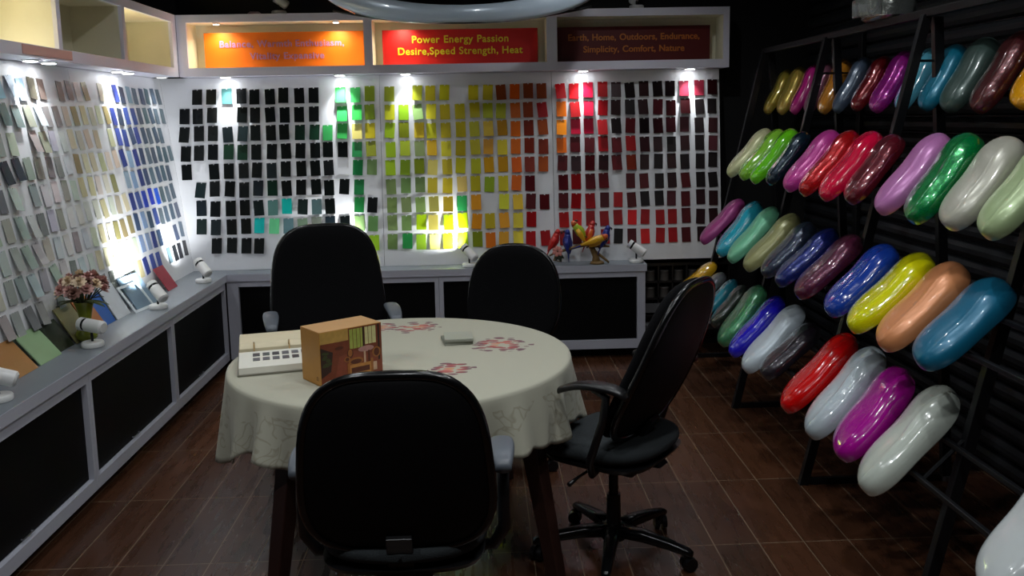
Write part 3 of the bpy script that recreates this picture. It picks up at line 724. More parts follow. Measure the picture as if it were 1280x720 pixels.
# ------------------------------------------------------------------ parrots on a branch
def parrots():
    base = Vector((0.70, 5.955, zc))
    bt = thing('branch_ornament', 'brown branch ornament with pink blossom holding the parrots on the back counter', 'ornament', base)
    wood = mat('ornament_bark', srgb(120, 92, 50), 0.6, noise=0.4, nscale=30); 
    bm = BM(); tube(bm, [(0.08, 0, 0.0), (0.075, 0, 0.05), (0.05, 0, 0.11), (0.02, 0, 0.135), (-0.05, 0, 0.12), (-0.12, 0, 0.10), (-0.19, 0, 0.085), (-0.24, 0, 0.06)], [0.032, 0.022, 0.018, 0.015, 0.012, 0.010, 0.009, 0.005], 10)
    tube(bm, [(0.06, 0, 0.09), (0.10, 0.005, 0.06), (0.15, 0.0, 0.02), (0.165, 0, 0.004)], [0.012, 0.010, 0.008, 0.006], 8)
    tube(bm, [(0.05, 0, 0.12), (0.12, 0, 0.12), (0.17, 0, 0.115)], [0.012, 0.010, 0.006], 8)
    tube(bm, [(-0.19, 0, 0.085), (-0.21, -0.005, 0.03), (-0.16, -0.01, 0.02)], [0.007, 0.006, 0.003], 8)
    lathe(bm, [(0, 0.0), (0.05, 0.0), (0.045, 0.012), (0.03, 0.02), (0, 0.022)], (0.085, 0, 0), 16)
    obj('branch', bm, wood, bt, smooth=True)
    bm = BM()
    for k in range(14):
        a = 2 * PI * k / 14 * 2; r = 0.014 + 0.016 * (k / 14)
        ball(bm, (-0.185 + r * math.cos(a), -0.02, 0.095 + r * math.sin(a)), 0.013, 1, 0.5, 1, seg=8)
    obj('blossom', bm, mat('pink_blossom', srgb(216, 140, 130), 0.6, noise=0.2), bt, smooth=True)
    bm = BM()
    for k, (a, L) in enumerate([(-0.6, 0.05), (-1.2, 0.06), (-2.0, 0.05), (2.8, 0.04)]):
        d = Vector((math.cos(a), 0, math.sin(a))); s_ = Vector((-d.z, 0, d.x)); c0 = Vector((-0.18, -0.015, 0.07))
        v = [bm.verts.new(c0), bm.verts.new(c0 + d * L * 0.5 + s_ * 0.014), bm.verts.new(c0 + d * L), bm.verts.new(c0 + d * L * 0.5 - s_ * 0.014), bm.verts.new(c0 + d * L * 0.5 + Vector((0, -0.006, 0)))]
        for i in range(4): bm.faces.new([v[i], v[(i + 1) % 4], v[4]])
    obj('leaves', bm, mat('ornament_leaf', srgb(40, 44, 28), 0.6, noise=0.2), bt)
    def bird(loc, tilt, face, cb, cw, ch, ct, label, s=1.0, roty=0.0, tail_col=None):
        t = thing('parrot_figurine', label, 'figurine', loc, face, 'parrot figurines')
        t.rotation_euler = (0, tilt, face)
        # local: body up along z, beak faces +x
        def body_pts():
            return [(( 0.0, 0, -0.045), 0.010), ((0, 0, -0.025), 0.024), ((0.004, 0, 0.0), 0.031), ((0.007, 0, 0.025), 0.029), ((0.006, 0, 0.048), 0.022), ((0.009, 0, 0.062), 0.021), ((0.013, 0, 0.078), 0.019), ((0.011, 0, 0.09), 0.010), ((0.010, 0, 0.094), 0.002)]
        rings = []
        for p, r in body_pts():
            rings.append([Vector((p[0] + r * math.cos(2 * PI * k / 18), p[1] + r * 0.92 * math.sin(2 * PI * k / 18), p[2])) * s for k in range(18)])
        bm = BM(); loft(bm, rings[:6]); obj('body', bm, cb, t, smooth=True)
        bm = BM(); loft(bm, rings[5:]); hd = obj('head', bm, ch, t, smooth=True)
        bm = BM(); tube(bm, [Vector((0.026, 0, 0.078)) * s, Vector((0.040, 0, 0.074)) * s, Vector((0.042, 0, 0.062)) * s], [0.009 * s, 0.006 * s, 0.001], 8)
        obj('beak', bm, mat('beak_horn', srgb(60, 50, 44), 0.4, noise=0.1), hd, smooth=True)
        for sd in (-1, 1):
            bm = BM(); ball(bm, Vector((0.02, sd * 0.016, 0.076)) * s, 0.0032 * s, seg=8); obj('eye', bm, M_gloss_black, hd, smooth=True)
            bm = BM(); tube(bm, [Vector((0.002, sd * 0.026, 0.035)) * s, Vector((-0.006, sd * 0.031, 0.0)) * s, Vector((-0.016, sd * 0.022, -0.045)) * s, Vector((-0.022, sd * 0.012, -0.075)) * s], [0.012 * s, 0.018 * s, 0.012 * s, 0.003 * s], 10, flat=0.4, ref=(0, 1, 0))
            obj('wing', bm, cw, t, smooth=True)
        bm = BM(); tube(bm, [Vector((-0.006, 0, -0.03)) * s, Vector((-0.018, 0, -0.075)) * s, Vector((-0.028, 0, -0.13)) * s], [0.014 * s, 0.012 * s, 0.004 * s], 8, flat=0.4, ref=(1, 0, 0))
        obj('tail', bm, ct, t, smooth=True)
        bm = BM()
        for sd in (-1, 1): cyl(bm, Vector((0.006, sd * 0.01, -0.036)) * s, Vector((0.012, sd * 0.01, -0.052)) * s, 0.004 * s, seg=6)
        obj('feet', bm, mat('beak_horn'), t)
    red = mat('parrot_red', srgb(190, 30, 28), 0.35, noise=0.2, coat=0.4); blue = mat('parrot_blue', srgb(28, 44, 130), 0.35, noise=0.25, coat=0.4)
    yel = mat('parrot_yellow', srgb(214, 160, 30), 0.35, noise=0.2, coat=0.4); grn = mat('parrot_lime', srgb(160, 180, 40), 0.35, noise=0.2, coat=0.4)
    ora = mat('parrot_orange', srgb(206, 90, 30), 0.35, noise=0.2, coat=0.4)
    B = base
    bird(B + Vector((-0.21, 0.0, 0.155)), 0.25, 0.0, red, red, red, red, 'red parrot figurine, leftmost on the branch by the blossom')
    bird(B + Vector((-0.115, 0.0, 0.145)), -0.15, 2.6, blue, blue, blue, blue, 'dark blue parrot figurine perched beside the red one on the branch', 1.0)
    bird(B + Vector((-0.03, -0.02, 0.215)), -0.75, 0.0, grn, yel, ora, yel, 'lime green parrot figurine leaning left with its head highest', 1.05)
    bird(B + Vector((0.035, 0.02, 0.20)), 0.2, 0.3, red, ora, red, red, 'orange-red parrot figurine upright at the back of the branch')
    bird(B + Vector((0.055, -0.035, 0.155)), 1.05, 0.0, yel, yel, ora, blue, 'golden yellow parrot figurine lying along the middle of the branch', 1.15)
    bird(B + Vector((0.135, 0.0, 0.17)), 0.2, 0.2, blue, blue, blue, blue, 'bright blue parrot figurine at the right end of the branch')
parrots()

# ------------------------------------------------------------------ low shelf right of the counter
def low_shelf():
    t = thing('pigeonhole_unit', 'dark low pigeonhole unit with small grey tins right of the back counter', 'shelf', (1.13, 6.10, 0))
    bm = BM(); W = 0.62; D = 0.17
    box(bm, (0, 0.14, 0), (W, D, 0.62)); box(bm, (0, 0, 0.60), (W, 0.14, 0.62))
    for z in (0.24, 0.36, 0.48): box(bm, (0, 0, z), (W, 0.14, z + 0.012))
    for i in range(7): box(bm, (i * 0.10, 0, 0.252), (i * 0.10 + 0.01, 0.14, 0.6))
    obj('frame', bm, mat('dark_brown_laminate', srgb(24, 20, 19), 0.5, noise=0.2), t)
    obj('kick_rail', box(BM(), (0, -0.012, 0.27), (W, 0, 0.335)), mat('dull_grey_strip', srgb(96, 96, 98), 0.5, noise=0.1), t)
    obj('plinth', box(BM(), (0, -0.10, 0.16), (W, -0.001, 0.20)), mat('dull_grey_strip'), t)
    tin = None
    for r in range(2):
        for c in range(5):
            if tin is None:
                tin = obj('paint_tin', lathe(BM(), [(0, 0), (0.033, 0), (0.033, 0.062), (0.035, 0.065), (0.03, 0.07), (0, 0.07)], seg=20), mat('dull_tin', srgb(92, 88, 84), 0.5, 0.2, noise=0.25), auto=40); o = tin
            else:
                o = tin.copy(); col.objects.link(o)
            o.location = (1.13 + 0.055 + c * 0.10, 6.145, (0.373, 0.493)[r])
            tag(o, 'small grey tin in the pigeonhole unit, %s shelf, %s from the cabinet' % (('lower', 'upper')[r], ORD[c]), 'tin', 'tins in the pigeonholes')
low_shelf()

# ------------------------------------------------------------------ paint sample rack
def rack():
    t = thing('sample_rack', 'long black leaning steel rack along the right side holding the painted car-shape samples', 'rack', (0, 0, 0))
    for y in (1.62, 2.68, 3.74, 4.80, 5.86):
        bm = BM(); s = 0.016
        bm2 = [Vector((1.41, y, 0.0)), Vector((1.41 + 0.23 * 2.04, y, 2.04))]
        M = None
        # leaning flat bar
        v0 = []
        for (p) in bm2:
            v0.append([(p.x - 0.02, y - s, p.z), (p.x + 0.02, y - s, p.z), (p.x + 0.02, y + s, p.z), (p.x - 0.02, y + s, p.z)])
        loft(bm, v0)
        obj('front_post', bm, M_black_metal, t, bevel=0.002)
        bm = BM(); loft(bm, [[(p[0] + dx, y + dy, p[1]) for dx, dy in ((-0.02, -s), (0.02, -s), (0.02, s), (-0.02, s))] for p in ((2.06, 0.0), (1.925, 2.03))])
        obj('rear_post', bm, M_black_metal, t, bevel=0.002)
        obj('foot_bar', box(BM(), (1.44, y - 0.012, 0.0), (2.03, y + 0.012, 0.03)), M_black_metal, t, bevel=0.002)
        obj('leveling_foot', cyl(BM(), (2.06, y, 0.0), (2.06, y, 0.02), 0.03, 0.028, 14), M_steel, t)
    ya, yb_ = 1.58, 5.90
    def rail(x, z, name='rail', w=0.014, far=5.90):
        obj(name, box(BM(), (x - w, ya, z - w), (x + w, far, z + w)), M_black_metal, t, bevel=0.002)
    rail(1.885, 2.045, 'top_rail', 0.016)
    for (cx, cz, a, L) in RR:
        ca, sa = math.cos(a), math.sin(a)
        for q in (-0.07, 0.08):
            x = cx + q * ca + sa * 0.022; z = cz + q * sa - ca * 0.022
            rail(x, z, 'shelf_rail', 0.008, {1.401: 5.42, 0.965: 5.66}.get(cz, 5.9))
        for y in (1.62, 2.68, 3.74, 4.80, 5.86)[:4 if 0.9 < cz < 1.5 else 5]:
            bm = BM(); p0 = Vector((cx - 0.08 * ca + sa * 0.034, y, cz - 0.08 * sa - ca * 0.034)); p1 = Vector((cx + 0.11 * ca + sa * 0.034, y, cz + 0.11 * sa - ca * 0.034))
            tube(bm, [p0, p1, Vector((1.41 + 0.23 * (p1.z), y, p1.z))], 0.007, 6)
            obj('bracket', bm, M_black_metal, t)
RR = [(1.96, 1.773, math.radians(59), .3), (1.622, 1.401, math.radians(47), .35), (1.522, 0.965, math.radians(42), .35), (1.424, 0.54, math.radians(45), .36)]
rack()
# the painted car-shape samples
def shape_mesh(seed, crease, waist):
    rr = random.Random(seed); bm = BM(); NU, NV = 30, 22
    L, W, T = 0.2, 0.118, 0.062
    rings = []
    for i in range(NU + 1):
        a = -PI / 2 + PI * i / NU
        u = math.sin(a)
        e = max(1e-3, (1 - abs(u) ** 3.8) ** (1 / 2.5))
        w_ = W * e * (1 - waist * math.exp(-(u / 0.45) ** 2)) * (1 + 0.05 * u)
        off = 0.010 * math.sin(PI * u * 0.9)
        hT = T * e ** 0.8 * (1 - 0.10 * math.exp(-((u + 0.05) / 0.35) ** 2) + 0.10 * math.exp(-((u - 0.55) / 0.3) ** 2))
        ring = []
        for k in range(2 * NV):
            t = 2 * PI * k / (2 * NV); c, s = math.cos(t), math.sin(t)
            v = math.copysign(abs(c) ** 0.85, c)
            if s >= 0:
                h = hT * abs(s) ** 0.62 * (1 - 0.22 * v)
                h += crease * e * math.exp(-((v + 0.62 - 0.12 * u) / 0.10) ** 2) * abs(s)
            else:
                h = -0.012 * e * abs(s) ** 0.6
            ring.append(Vector((L * u + 0.036 * v * e, off + w_ * v, h)))
        rings.append(ring)
    loft(bm, rings)
    bmesh.ops.recalc_face_normals(bm, faces=bm.faces[:])
    me = bpy.data.meshes.new('paint_sample'); bm.to_mesh(me); bm.free()
    for p in me.polygons: p.use_smooth = True
    return me
MS = [objcolor_mat('gloss_solid_paint', 0.18, 0.0, 1.0, bump=0.10), objcolor_mat('metallic_flake_paint', 0.3, 0.35, 1.0, 0.5, bump=0.3), objcolor_mat('satin_pearl_paint', 0.34, 0.15, 0.35, bump=0.05)]
SH = {}
for mi in range(3):
    for si, (cr, wa) in enumerate([(0.006, 0.01), (0.010, 0.05)]):
        me = shape_mesh(si, cr, wa); me.materials.append(MS[mi]); SH[(mi, si)] = me
G_, F_, S_ = 0, 1, 2
ROWS = [
 (1.948, 1.773, 'top row', [(5.84, .31, 60, (176, 156, 60), F_, 'khaki gold'), (5.59, .31, 62, (190, 164, 72), F_, 'yellow gold'), (5.35, .31, 62, (176, 34, 120), G_, 'magenta'), (5.13, .30, 62, (120, 70, 90), F_, 'mauve brown'), (4.91, .31, 62, (200, 130, 40), G_, 'orange gold'),
   (4.68, .31, 58, (70, 86, 106), S_, 'slate blue'), (4.45, .30, 56, (120, 14, 24), F_, 'dark red'), (4.22, .32, 56, (160, 26, 140), F_, 'purple magenta'), (3.98, .30, 59, (84, 160, 182), G_, 'light teal'), (3.76, .30, 58, (18, 118, 146), S_, 'petrol teal'),
   (3.55, .33, 55, (62, 82, 76), S_, 'grey green'), (3.32, .34, 55, (84, 34, 36), F_, 'maroon brown'), (3.08, .31, 55, (232, 160, 14), G_, 'golden yellow')]),
 (1.622, 1.401, 'second row', [(5.29, .35, 46, (206, 206, 160), S_, 'cream'), (5.05, .35, 46, (136, 200, 60), G_, 'light green'), (4.84, .35, 49, (108, 206, 30), G_, 'bright lime'), (4.62, .32, 50, (14, 38, 54), F_, 'dark navy'), (4.29, .36, 46, (190, 56, 146), S_, 'orchid pink'),
   (4.07, .36, 47, (186, 12, 20), F_, 'cherry red'), (3.83, .36, 47, (214, 16, 62), G_, 'crimson pink'), (3.60, .33, 49, (100, 18, 34), F_, 'burgundy'), (3.27, .36, 47, (186, 116, 176), S_, 'mauve pink'), (3.05, .36, 50, (0, 128, 62), F_, 'emerald green'),
   (2.81, .35, 48, (176, 174, 160), S_, 'silver beige'), (2.58, .35, 48, (164, 184, 136), S_, 'sage green')]),
 (1.522, 0.965, 'third row', [(5.50, .35, 43, (168, 70, 136), S_, 'rose purple'), (5.13, .37, 48, (42, 168, 194), G_, 'cyan'), (4.86, .37, 46, (120, 200, 160), S_, 'mint green'), (4.55, .37, 43, (150, 150, 100), S_, 'khaki green'), (4.30, .34, 42, (46, 56, 74), F_, 'blackish slate'),
   (4.05, .35, 40, (22, 38, 110), F_, 'navy blue'), (3.79, .36, 40, (90, 34, 60), F_, 'plum'), (3.46, .36, 41, (24, 62, 160), G_, 'royal blue'), (3.20, .38, 40, (224, 220, 10), G_, 'bright yellow'), (2.96, .38, 41, (222, 146, 96), S_, 'copper orange'),
   (2.70, .37, 38, (20, 104, 136), S_, 'deep teal blue')]),
 (1.424, 0.54, 'bottom row', [(5.78, .33, 36, (220, 168, 40), G_, 'amber yellow'), (5.47, .28, 38, (130, 136, 140), F_, 'tin grey'), (5.20, .28, 42, (40, 130, 150), G_, 'small teal'), (4.98, .28, 46, (44, 52, 46), F_, 'dark olive'), (4.72, .37, 49, (72, 140, 96), F_, 'leaf green'),
   (4.46, .37, 45, (34, 26, 190), G_, 'violet blue'), (4.20, .39, 44, (204, 216, 224), S_, 'silver white'), (3.97, .33, 38, (40, 34, 42), F_, 'blackish purple'), (3.61, .40, 43, (214, 10, 10), G_, 'bright red'), (3.34, .41, 46, (198, 212, 218), G_, 'pale silver'),
   (3.09, .38, 46, (176, 16, 150), G_, 'vivid purple'), (2.82, .42, 45, (206, 214, 202), G_, 'ivory grey'), (2.13, .38, 46, (206, 212, 212), G_, 'plain white')])]
neigh = None
for (cx, cz, rn, items) in ROWS:
    for i, (y, L, a, c, mk, nm) in enumerate(items):
        o = bpy.data.objects.new('paint_sample', SH[(mk, i % 2)]); col.objects.link(o)
        s = L / 0.385
        o.location = (cx + (0.025 if rn == 'top row' else 0), y, cz + 0.004); o.rotation_euler = (0, -math.radians(a), 0.05 * math.sin(i * 2.1)); o.scale = (s, min(1.0, s * 1.05), s)
        o.color = (*srgb(*c), 1)
        if i > 0: lab = '%s paint sample in the rack %s, right of the %s one' % (nm, rn, items[i - 1][5])
        else: lab = '%s car-shaped paint sample in the rack %s, farthest from the camera' % (nm, rn)
        tag(o, lab, 'paint sample', 'glossy car-shaped paint samples on the rack')

# ------------------------------------------------------------------ table
TC = Vector((-0.315, 3.356, 0))
def cloth_material():
    m = bpy.data.materials.new('printed_cream_cloth'); m.use_nodes = True
    nt = m.node_tree; b = nt.nodes['Principled BSDF']; L = nt.links.new
    b.inputs['Roughness'].default_value = 0.8; b.inputs['Sheen Weight'].default_value = 0.1
    tc = nt.nodes.new('ShaderNodeTexCoord')
    vo = nt.nodes.new('ShaderNodeTexVoronoi'); vo.inputs['Scale'].default_value = 30; vo.inputs['Randomness'].default_value = 0.9
    mp = nt.nodes.new('ShaderNodeMapping'); mp.inputs['Scale'].default_value = (0.75, 1.5, 1); L(tc.outputs['Object'], mp.inputs[0]); L(mp.outputs[0], vo.inputs['Vector'])
    petal = nt.nodes.new('ShaderNodeMath'); petal.operation = 'LESS_THAN'; petal.inputs[1].default_value = 0.50; L(vo.outputs['Distance'], petal.inputs[0])
    # distance to the nearest printed spray
    best = None
    for (cx, cy, r) in [(0.385, 0.115, 0.115), (0.02, 0.455, 0.10), (-0.13, 0.47, 0.08), (0.20, -0.215, 0.085), (-0.08, -0.45, 0.11), (-0.42, 0.12, 0.10)]:
        d = nt.nodes.new('ShaderNodeVectorMath'); d.operation = 'DISTANCE'; d.inputs[1].default_value = (cx, cy, 0)
        fl = nt.nodes.new('ShaderNodeVectorMath'); fl.operation = 'MULTIPLY'; fl.inputs[1].default_value = (1, 1, 0); L(tc.outputs['Object'], fl.inputs[0]); L(fl.outputs[0], d.inputs[0])
        sub = nt.nodes.new('ShaderNodeMath'); sub.operation = 'DIVIDE'; sub.inputs[1].default_value = r; L(d.outputs['Value'], sub.inputs[0])
        if best is None: best = sub
        else:
            mn = nt.nodes.new('ShaderNodeMath'); mn.operation = 'MINIMUM'; L(best.outputs[0], mn.inputs[0]); L(sub.outputs[0], mn.inputs[1]); best = mn
    wn = nt.nodes.new('ShaderNodeTexWhiteNoise'); L(vo.outputs['Position'], wn.inputs['Vector'])
    jit = nt.nodes.new('ShaderNodeMath'); jit.operation = 'MULTIPLY_ADD'; jit.inputs[1].default_value = 0.35; L(wn.outputs['Value'], jit.inputs[0]); L(best.outputs[0], jit.inputs[2])
    ins = nt.nodes.new('ShaderNodeMath'); ins.operation = 'LESS_THAN'; ins.inputs[1].default_value = 1.15; L(jit.outputs[0], ins.inputs[0])
    ms = nt.nodes.new('ShaderNodeMath'); ms.operation = 'MULTIPLY'; L(petal.outputs[0], ms.inputs[0]); L(ins.outputs[0], ms.inputs[1])
    # only on the flat top
    sx = nt.nodes.new('ShaderNodeSeparateXYZ'); L(tc.outputs['Object'], sx.inputs[0])
    top = nt.nodes.new('ShaderNodeMath'); top.operation = 'GREATER_THAN'; top.inputs[1].default_value = 0.745; L(sx.outputs['Z'], top.inputs[0])
    ms2 = nt.nodes.new('ShaderNodeMath'); ms2.operation = 'MULTIPLY'; L(ms.outputs[0], ms2.inputs[0]); L(top.outputs[0], ms2.inputs[1])
    ramp = nt.nodes.new('ShaderNodeValToRGB'); e = ramp.color_ramp.elements
    e[0].position = 0; e[0].color = (*srgb(196, 150, 90), 1); e[1].position = 1; e[1].color = (*srgb(108, 70, 82), 1)
    for p, c in ((0.35, (196, 120, 100)), (0.6, (166, 74, 74)), (0.8, (140, 60, 66))):
        n_ = e.new(p); n_.color = (*srgb(*c), 1)
    ramp.color_ramp.interpolation = 'LINEAR'; L(jit.outputs[0], ramp.inputs[0])
    # lace relief lower on the skirt
    v2 = nt.nodes.new('ShaderNodeTexVoronoi'); v2.feature = 'DISTANCE_TO_EDGE'; v2.inputs['Scale'].default_value = 14; 
    nz = nt.nodes.new('ShaderNodeTexNoise'); nz.inputs['Scale'].default_value = 6; L(tc.outputs['Object'], nz.inputs['Vector'])
    adm = nt.nodes.new('ShaderNodeVectorMath'); adm.operation = 'MULTIPLY_ADD'; adm.inputs[1].default_value = (0.5, 0.5, 0.5); L(nz.outputs['Color'], adm.inputs[0]); L(tc.outputs['Object'], adm.inputs[2]); L(adm.outputs[0], v2.inputs['Vector'])
    ln = nt.nodes.new('ShaderNodeMapRange'); ln.inputs[1].default_value = 0.0; ln.inputs[2].default_value = 0.11; ln.inputs[3].default_value = 1; ln.inputs[4].default_value = 0; L(v2.outputs['Distance'], ln.inputs[0])
    low = nt.nodes.new('ShaderNodeMath'); low.operation = 'LESS_THAN'; low.inputs[1].default_value = 0.70; L(sx.outputs['Z'], low.inputs[0])
    nsel = nt.nodes.new('ShaderNodeMath'); nsel.operation = 'GREATER_THAN'; nsel.inputs[1].default_value = 0.46; L(nz.outputs['Fac'], nsel.inputs[0])
    l1 = nt.nodes.new('ShaderNodeMath'); l1.operation = 'MULTIPLY'; L(ln.outputs[0], l1.inputs[0]); L(low.outputs[0], l1.inputs[1])
    l2 = nt.nodes.new('ShaderNodeMath'); l2.operation = 'MULTIPLY'; L(l1.outputs[0], l2.inputs[0]); L(nsel.outputs[0], l2.inputs[1])
    l3 = nt.nodes.new('ShaderNodeMath'); l3.operation = 'MULTIPLY'; l3.inputs[1].default_value = 0.5; L(l2.outputs[0], l3.inputs[0])
    m1 = nt.nodes.new('ShaderNodeMix'); m1.data_type = 'RGBA'; m1.inputs[6].default_value = (*srgb(176, 174, 156), 1); m1.inputs[7].default_value = (*srgb(126, 116, 92), 1); L(l3.outputs[0], m1.inputs[0])
    m2 = nt.nodes.new('ShaderNodeMix'); m2.data_type = 'RGBA'; L(ms2.outputs[0], m2.inputs[0]); L(m1.outputs[2], m2.inputs[6]); L(ramp.outputs[0], m2.inputs[7])
    L(m2.outputs[2], b.inputs['Base Color'])
    return m
def table():
    t = thing('round_table', 'round table with splayed dark brown wooden legs under the cream cloth', 'table', TC)
    obj('tabletop', lathe(BM(), [(0, 0.715), (0.628, 0.715), (0.636, 0.722), (0.636, 0.738), (0.63, 0.743), (0, 0.744)], seg=64), M_wood_dark, t, auto=40)
    for k in range(4):
        a = math.radians(-126 + 90 * k)
        d = Vector((math.cos(a), math.sin(a), 0))
        p0 = d * 0.55 + Vector((0, 0, 0.714)); p1 = d * 0.69 + Vector((0, 0, 0.0))
        s_ = Vector((-d.y, d.x, 0)); bm = BM()
        loft(bm, [[p + d * a_ * q + s_ * b_ * q for a_, b_ in ((-0.5, -0.5), (0.5, -0.5), (0.5, 0.5), (-0.5, 0.5))] for p, q in ((p0, 0.07), (p1, 0.05))])
        obj('leg', bm, M_wood_dark, t, bevel=0.004)
    bm = BM(); box(bm, (-0.42, -0.015, 0.64), (0.42, 0.015, 0.714)); box(bm, (-0.015, -0.42, 0.64), (0.015, 0.42, 0.714))
    obj('apron', bm, M_wood_dark, t)
    # cloth
    bm = BM(); N = 256; R = 0.648; rings = []
    for r in (0.0001, 0.15, 0.3, 0.45, 0.58, 0.63): rings.append([Vector((r * math.cos(2 * PI * k / N), r * math.sin(2 * PI * k / N), 0.7505)) for k in range(N)])
    for r, z in ((0.642, 0.7495), (0.649, 0.745), (0.652, 0.735)): rings.append([Vector((r * math.cos(2 * PI * k / N), r * math.sin(2 * PI * k / N), z)) for k in range(N)])
    steps = 14
    for i in range(1, steps + 1):
        f = i / steps; ring = []
        for k in range(N):
            a = 2 * PI * k / N
            drop = 0.225 + 0.085 * math.exp(-((a - PI) / 0.45) ** 2) + 0.02 * math.sin(9 * a + 0.5) + 0.03 * math.sin(4 * a + 1.0) + 0.005 * math.sin(40 * a)
            fold = (0.5 * math.sin(19 * a + 1.2 * math.sin(3 * a)) + 0.3 * math.sin(31 * a + 2 * math.sin(2 * a)) + 0.35 * math.sin(8 * a + 1.0))
            rr = 0.652 + 0.030 * f ** 0.9 + 0.038 * f ** 1.2 * fold
            ring.append(Vector((rr * math.cos(a), rr * math.sin(a), 0.735 - drop * f)))
        rings.append(ring)
    loft(bm, rings, cap=False)
    o = obj('tablecloth', bm, cloth_material(), loc=TC, smooth=True)
    so = o.modifiers.new('solid', 'SOLIDIFY'); so.thickness = 0.002; so.offset = -1
    tag(o, 'cream tablecloth with red leaf sprays and lace skirt draped over the round table', 'tablecloth')
table()
TZ = 0.7515
# ------------------------------------------------------------------ gift box
def gift_box():
    A = Vector((-0.658, 3.052)); B = Vector((-0.555, 2.957)); C = Vector((-0.364, 3.101))
    ang = math.atan2(C.y - B.y, C.x - B.x)
    t = thing('printed_box', 'amber cardboard box with a printed cafe photo, standing on the table', 'box', (B.x, B.y, TZ), ang)
    W, D, H = 0.242, 0.142, 0.188
    obj('carton', box(BM(), (0, 0, 0), (W, D, H)), mat('amber_card', srgb(192, 134, 50), 0.4, noise=0.16, nscale=12), t, bevel=0.0015)
    obj('lid_panel', box(BM(), (0.0005, 0.0005, H), (W - 0.0005, D - 0.0005, H + 0.0012)), mat('tan_card', srgb(190, 146, 96), 0.5, noise=0.12, nscale=6), t)
    cols = {'bg': (112, 52, 28), 'floor': (128, 62, 40), 'tan': (178, 140, 70), 'win': (150, 160, 70), 'winl': (196, 190, 130), 'tab': (176, 128, 118), 'chair': (150, 92, 40), 'chd': (84, 38, 20), 'plant': (52, 60, 24), 'dark': (44, 24, 16), 'pale': (196, 160, 130), 'seat': (182, 124, 60)}
    names = list(cols); mats = [mat('print_' + n, srgb(*cols[n]), 0.35, noise=0.3, nscale=45) for n in names]
    bm = BM(); lay = [0]
    def poly(c, pts):
        lay[0] += 1; y = -0.0006 - lay[0] * 0.00004
        f = bm.faces.new([bm.verts.new((p[0] * W, y, p[1] * H)) for p in pts]); f.material_index = names.index(c)
    def ell(c, cx, cy, rx, ry, n=20): poly(c, [(cx + rx * math.cos(2 * PI * k / n), cy + ry * math.sin(2 * PI * k / n)) for k in range(n)])
    def rc(c, x0, y0, x1, y1): poly(c, [(x0, y0), (x1, y0), (x1, y1), (x0, y1)])
    rc('bg', 0.005, 0.005, 0.995, 0.995); poly('floor', [(0.2, 0.005), (0.995, 0.005), (0.995, 0.4), (0.55, 0.55), (0.3, 0.5)])
    rc('tan', 0.005, 0.78, 0.45, 0.995); poly('dark', [(0.005, 0.15), (0.16, 0.25), (0.2, 0.6), (0.005, 0.72)])
    rc('win', 0.47, 0.60, 0.68, 0.97); rc('winl', 0.72, 0.64, 0.90, 0.97); rc('dark', 0.685, 0.58, 0.71, 0.99); rc('dark', 0.93, 0.3, 0.96, 0.99)
    for x in (0.52, 0.58, 0.64, 0.77, 0.83): rc('bg', x, 0.6, x + 0.008, 0.97)
    for k in range(12): ell('plant', 0.05 + 0.12 * random.random(), 0.35 + 0.3 * random.random(), 0.035, 0.02 + 0.02 * random.random(), 8)
    ell('chd', 0.30, 0.66, 0.07, 0.03); ell('chd', 0.47, 0.52, 0.05, 0.09); ell('chair', 0.47, 0.53, 0.035, 0.07)
    ell('chair', 0.42, 0.42, 0.05, 0.05); ell('chd', 0.42, 0.42, 0.03, 0.035)
    ell('tab', 0.73, 0.56, 0.13, 0.055); rc('pale', 0.69, 0.30, 0.72, 0.52); rc('chd', 0.76, 0.28, 0.79, 0.52)
    ell('chair', 0.90, 0.46, 0.07, 0.10); ell('chd', 0.90, 0.46, 0.045, 0.075)
    ell('chair', 0.56, 0.36, 0.12, 0.07); ell('chd', 0.56, 0.35, 0.09, 0.045)
    rc('seat', 0.46, 0.10, 0.80, 0.30); rc('chd', 0.48, 0.14, 0.78, 0.24); rc('chair', 0.42, 0.04, 0.46, 0.34); rc('chair', 0.80, 0.04, 0.84, 0.36); rc('pale', 0.84, 0.12, 0.9, 0.28)
    rc('tan', 0.48, 0.02, 0.80, 0.08)
    for f in bm.faces: pass
    o = obj('printed_picture', bm, mats, t)
    # small mark on the left side
    bm = BM()
    for z0, z1, y0, y1 in ((0.018, 0.0195, D - 0.045, D - 0.033), (0.0285, 0.030, D - 0.045, D - 0.033), (0.018, 0.030, D - 0.0455, D - 0.044), (0.018, 0.030, D - 0.0345, D - 0.033)):
        y0 = 0.02 + (y0 - D + 0.045); y1 = 0.02 + (y1 - D + 0.045)
        box(bm, (-0.0005, y0, z0), (0.0002, y1 + 0.0001, z1))
    obj('printed_mark', bm, mat('brown_ink', srgb(80, 46, 20), 0.5, noise=0.05), t)
gift_box()
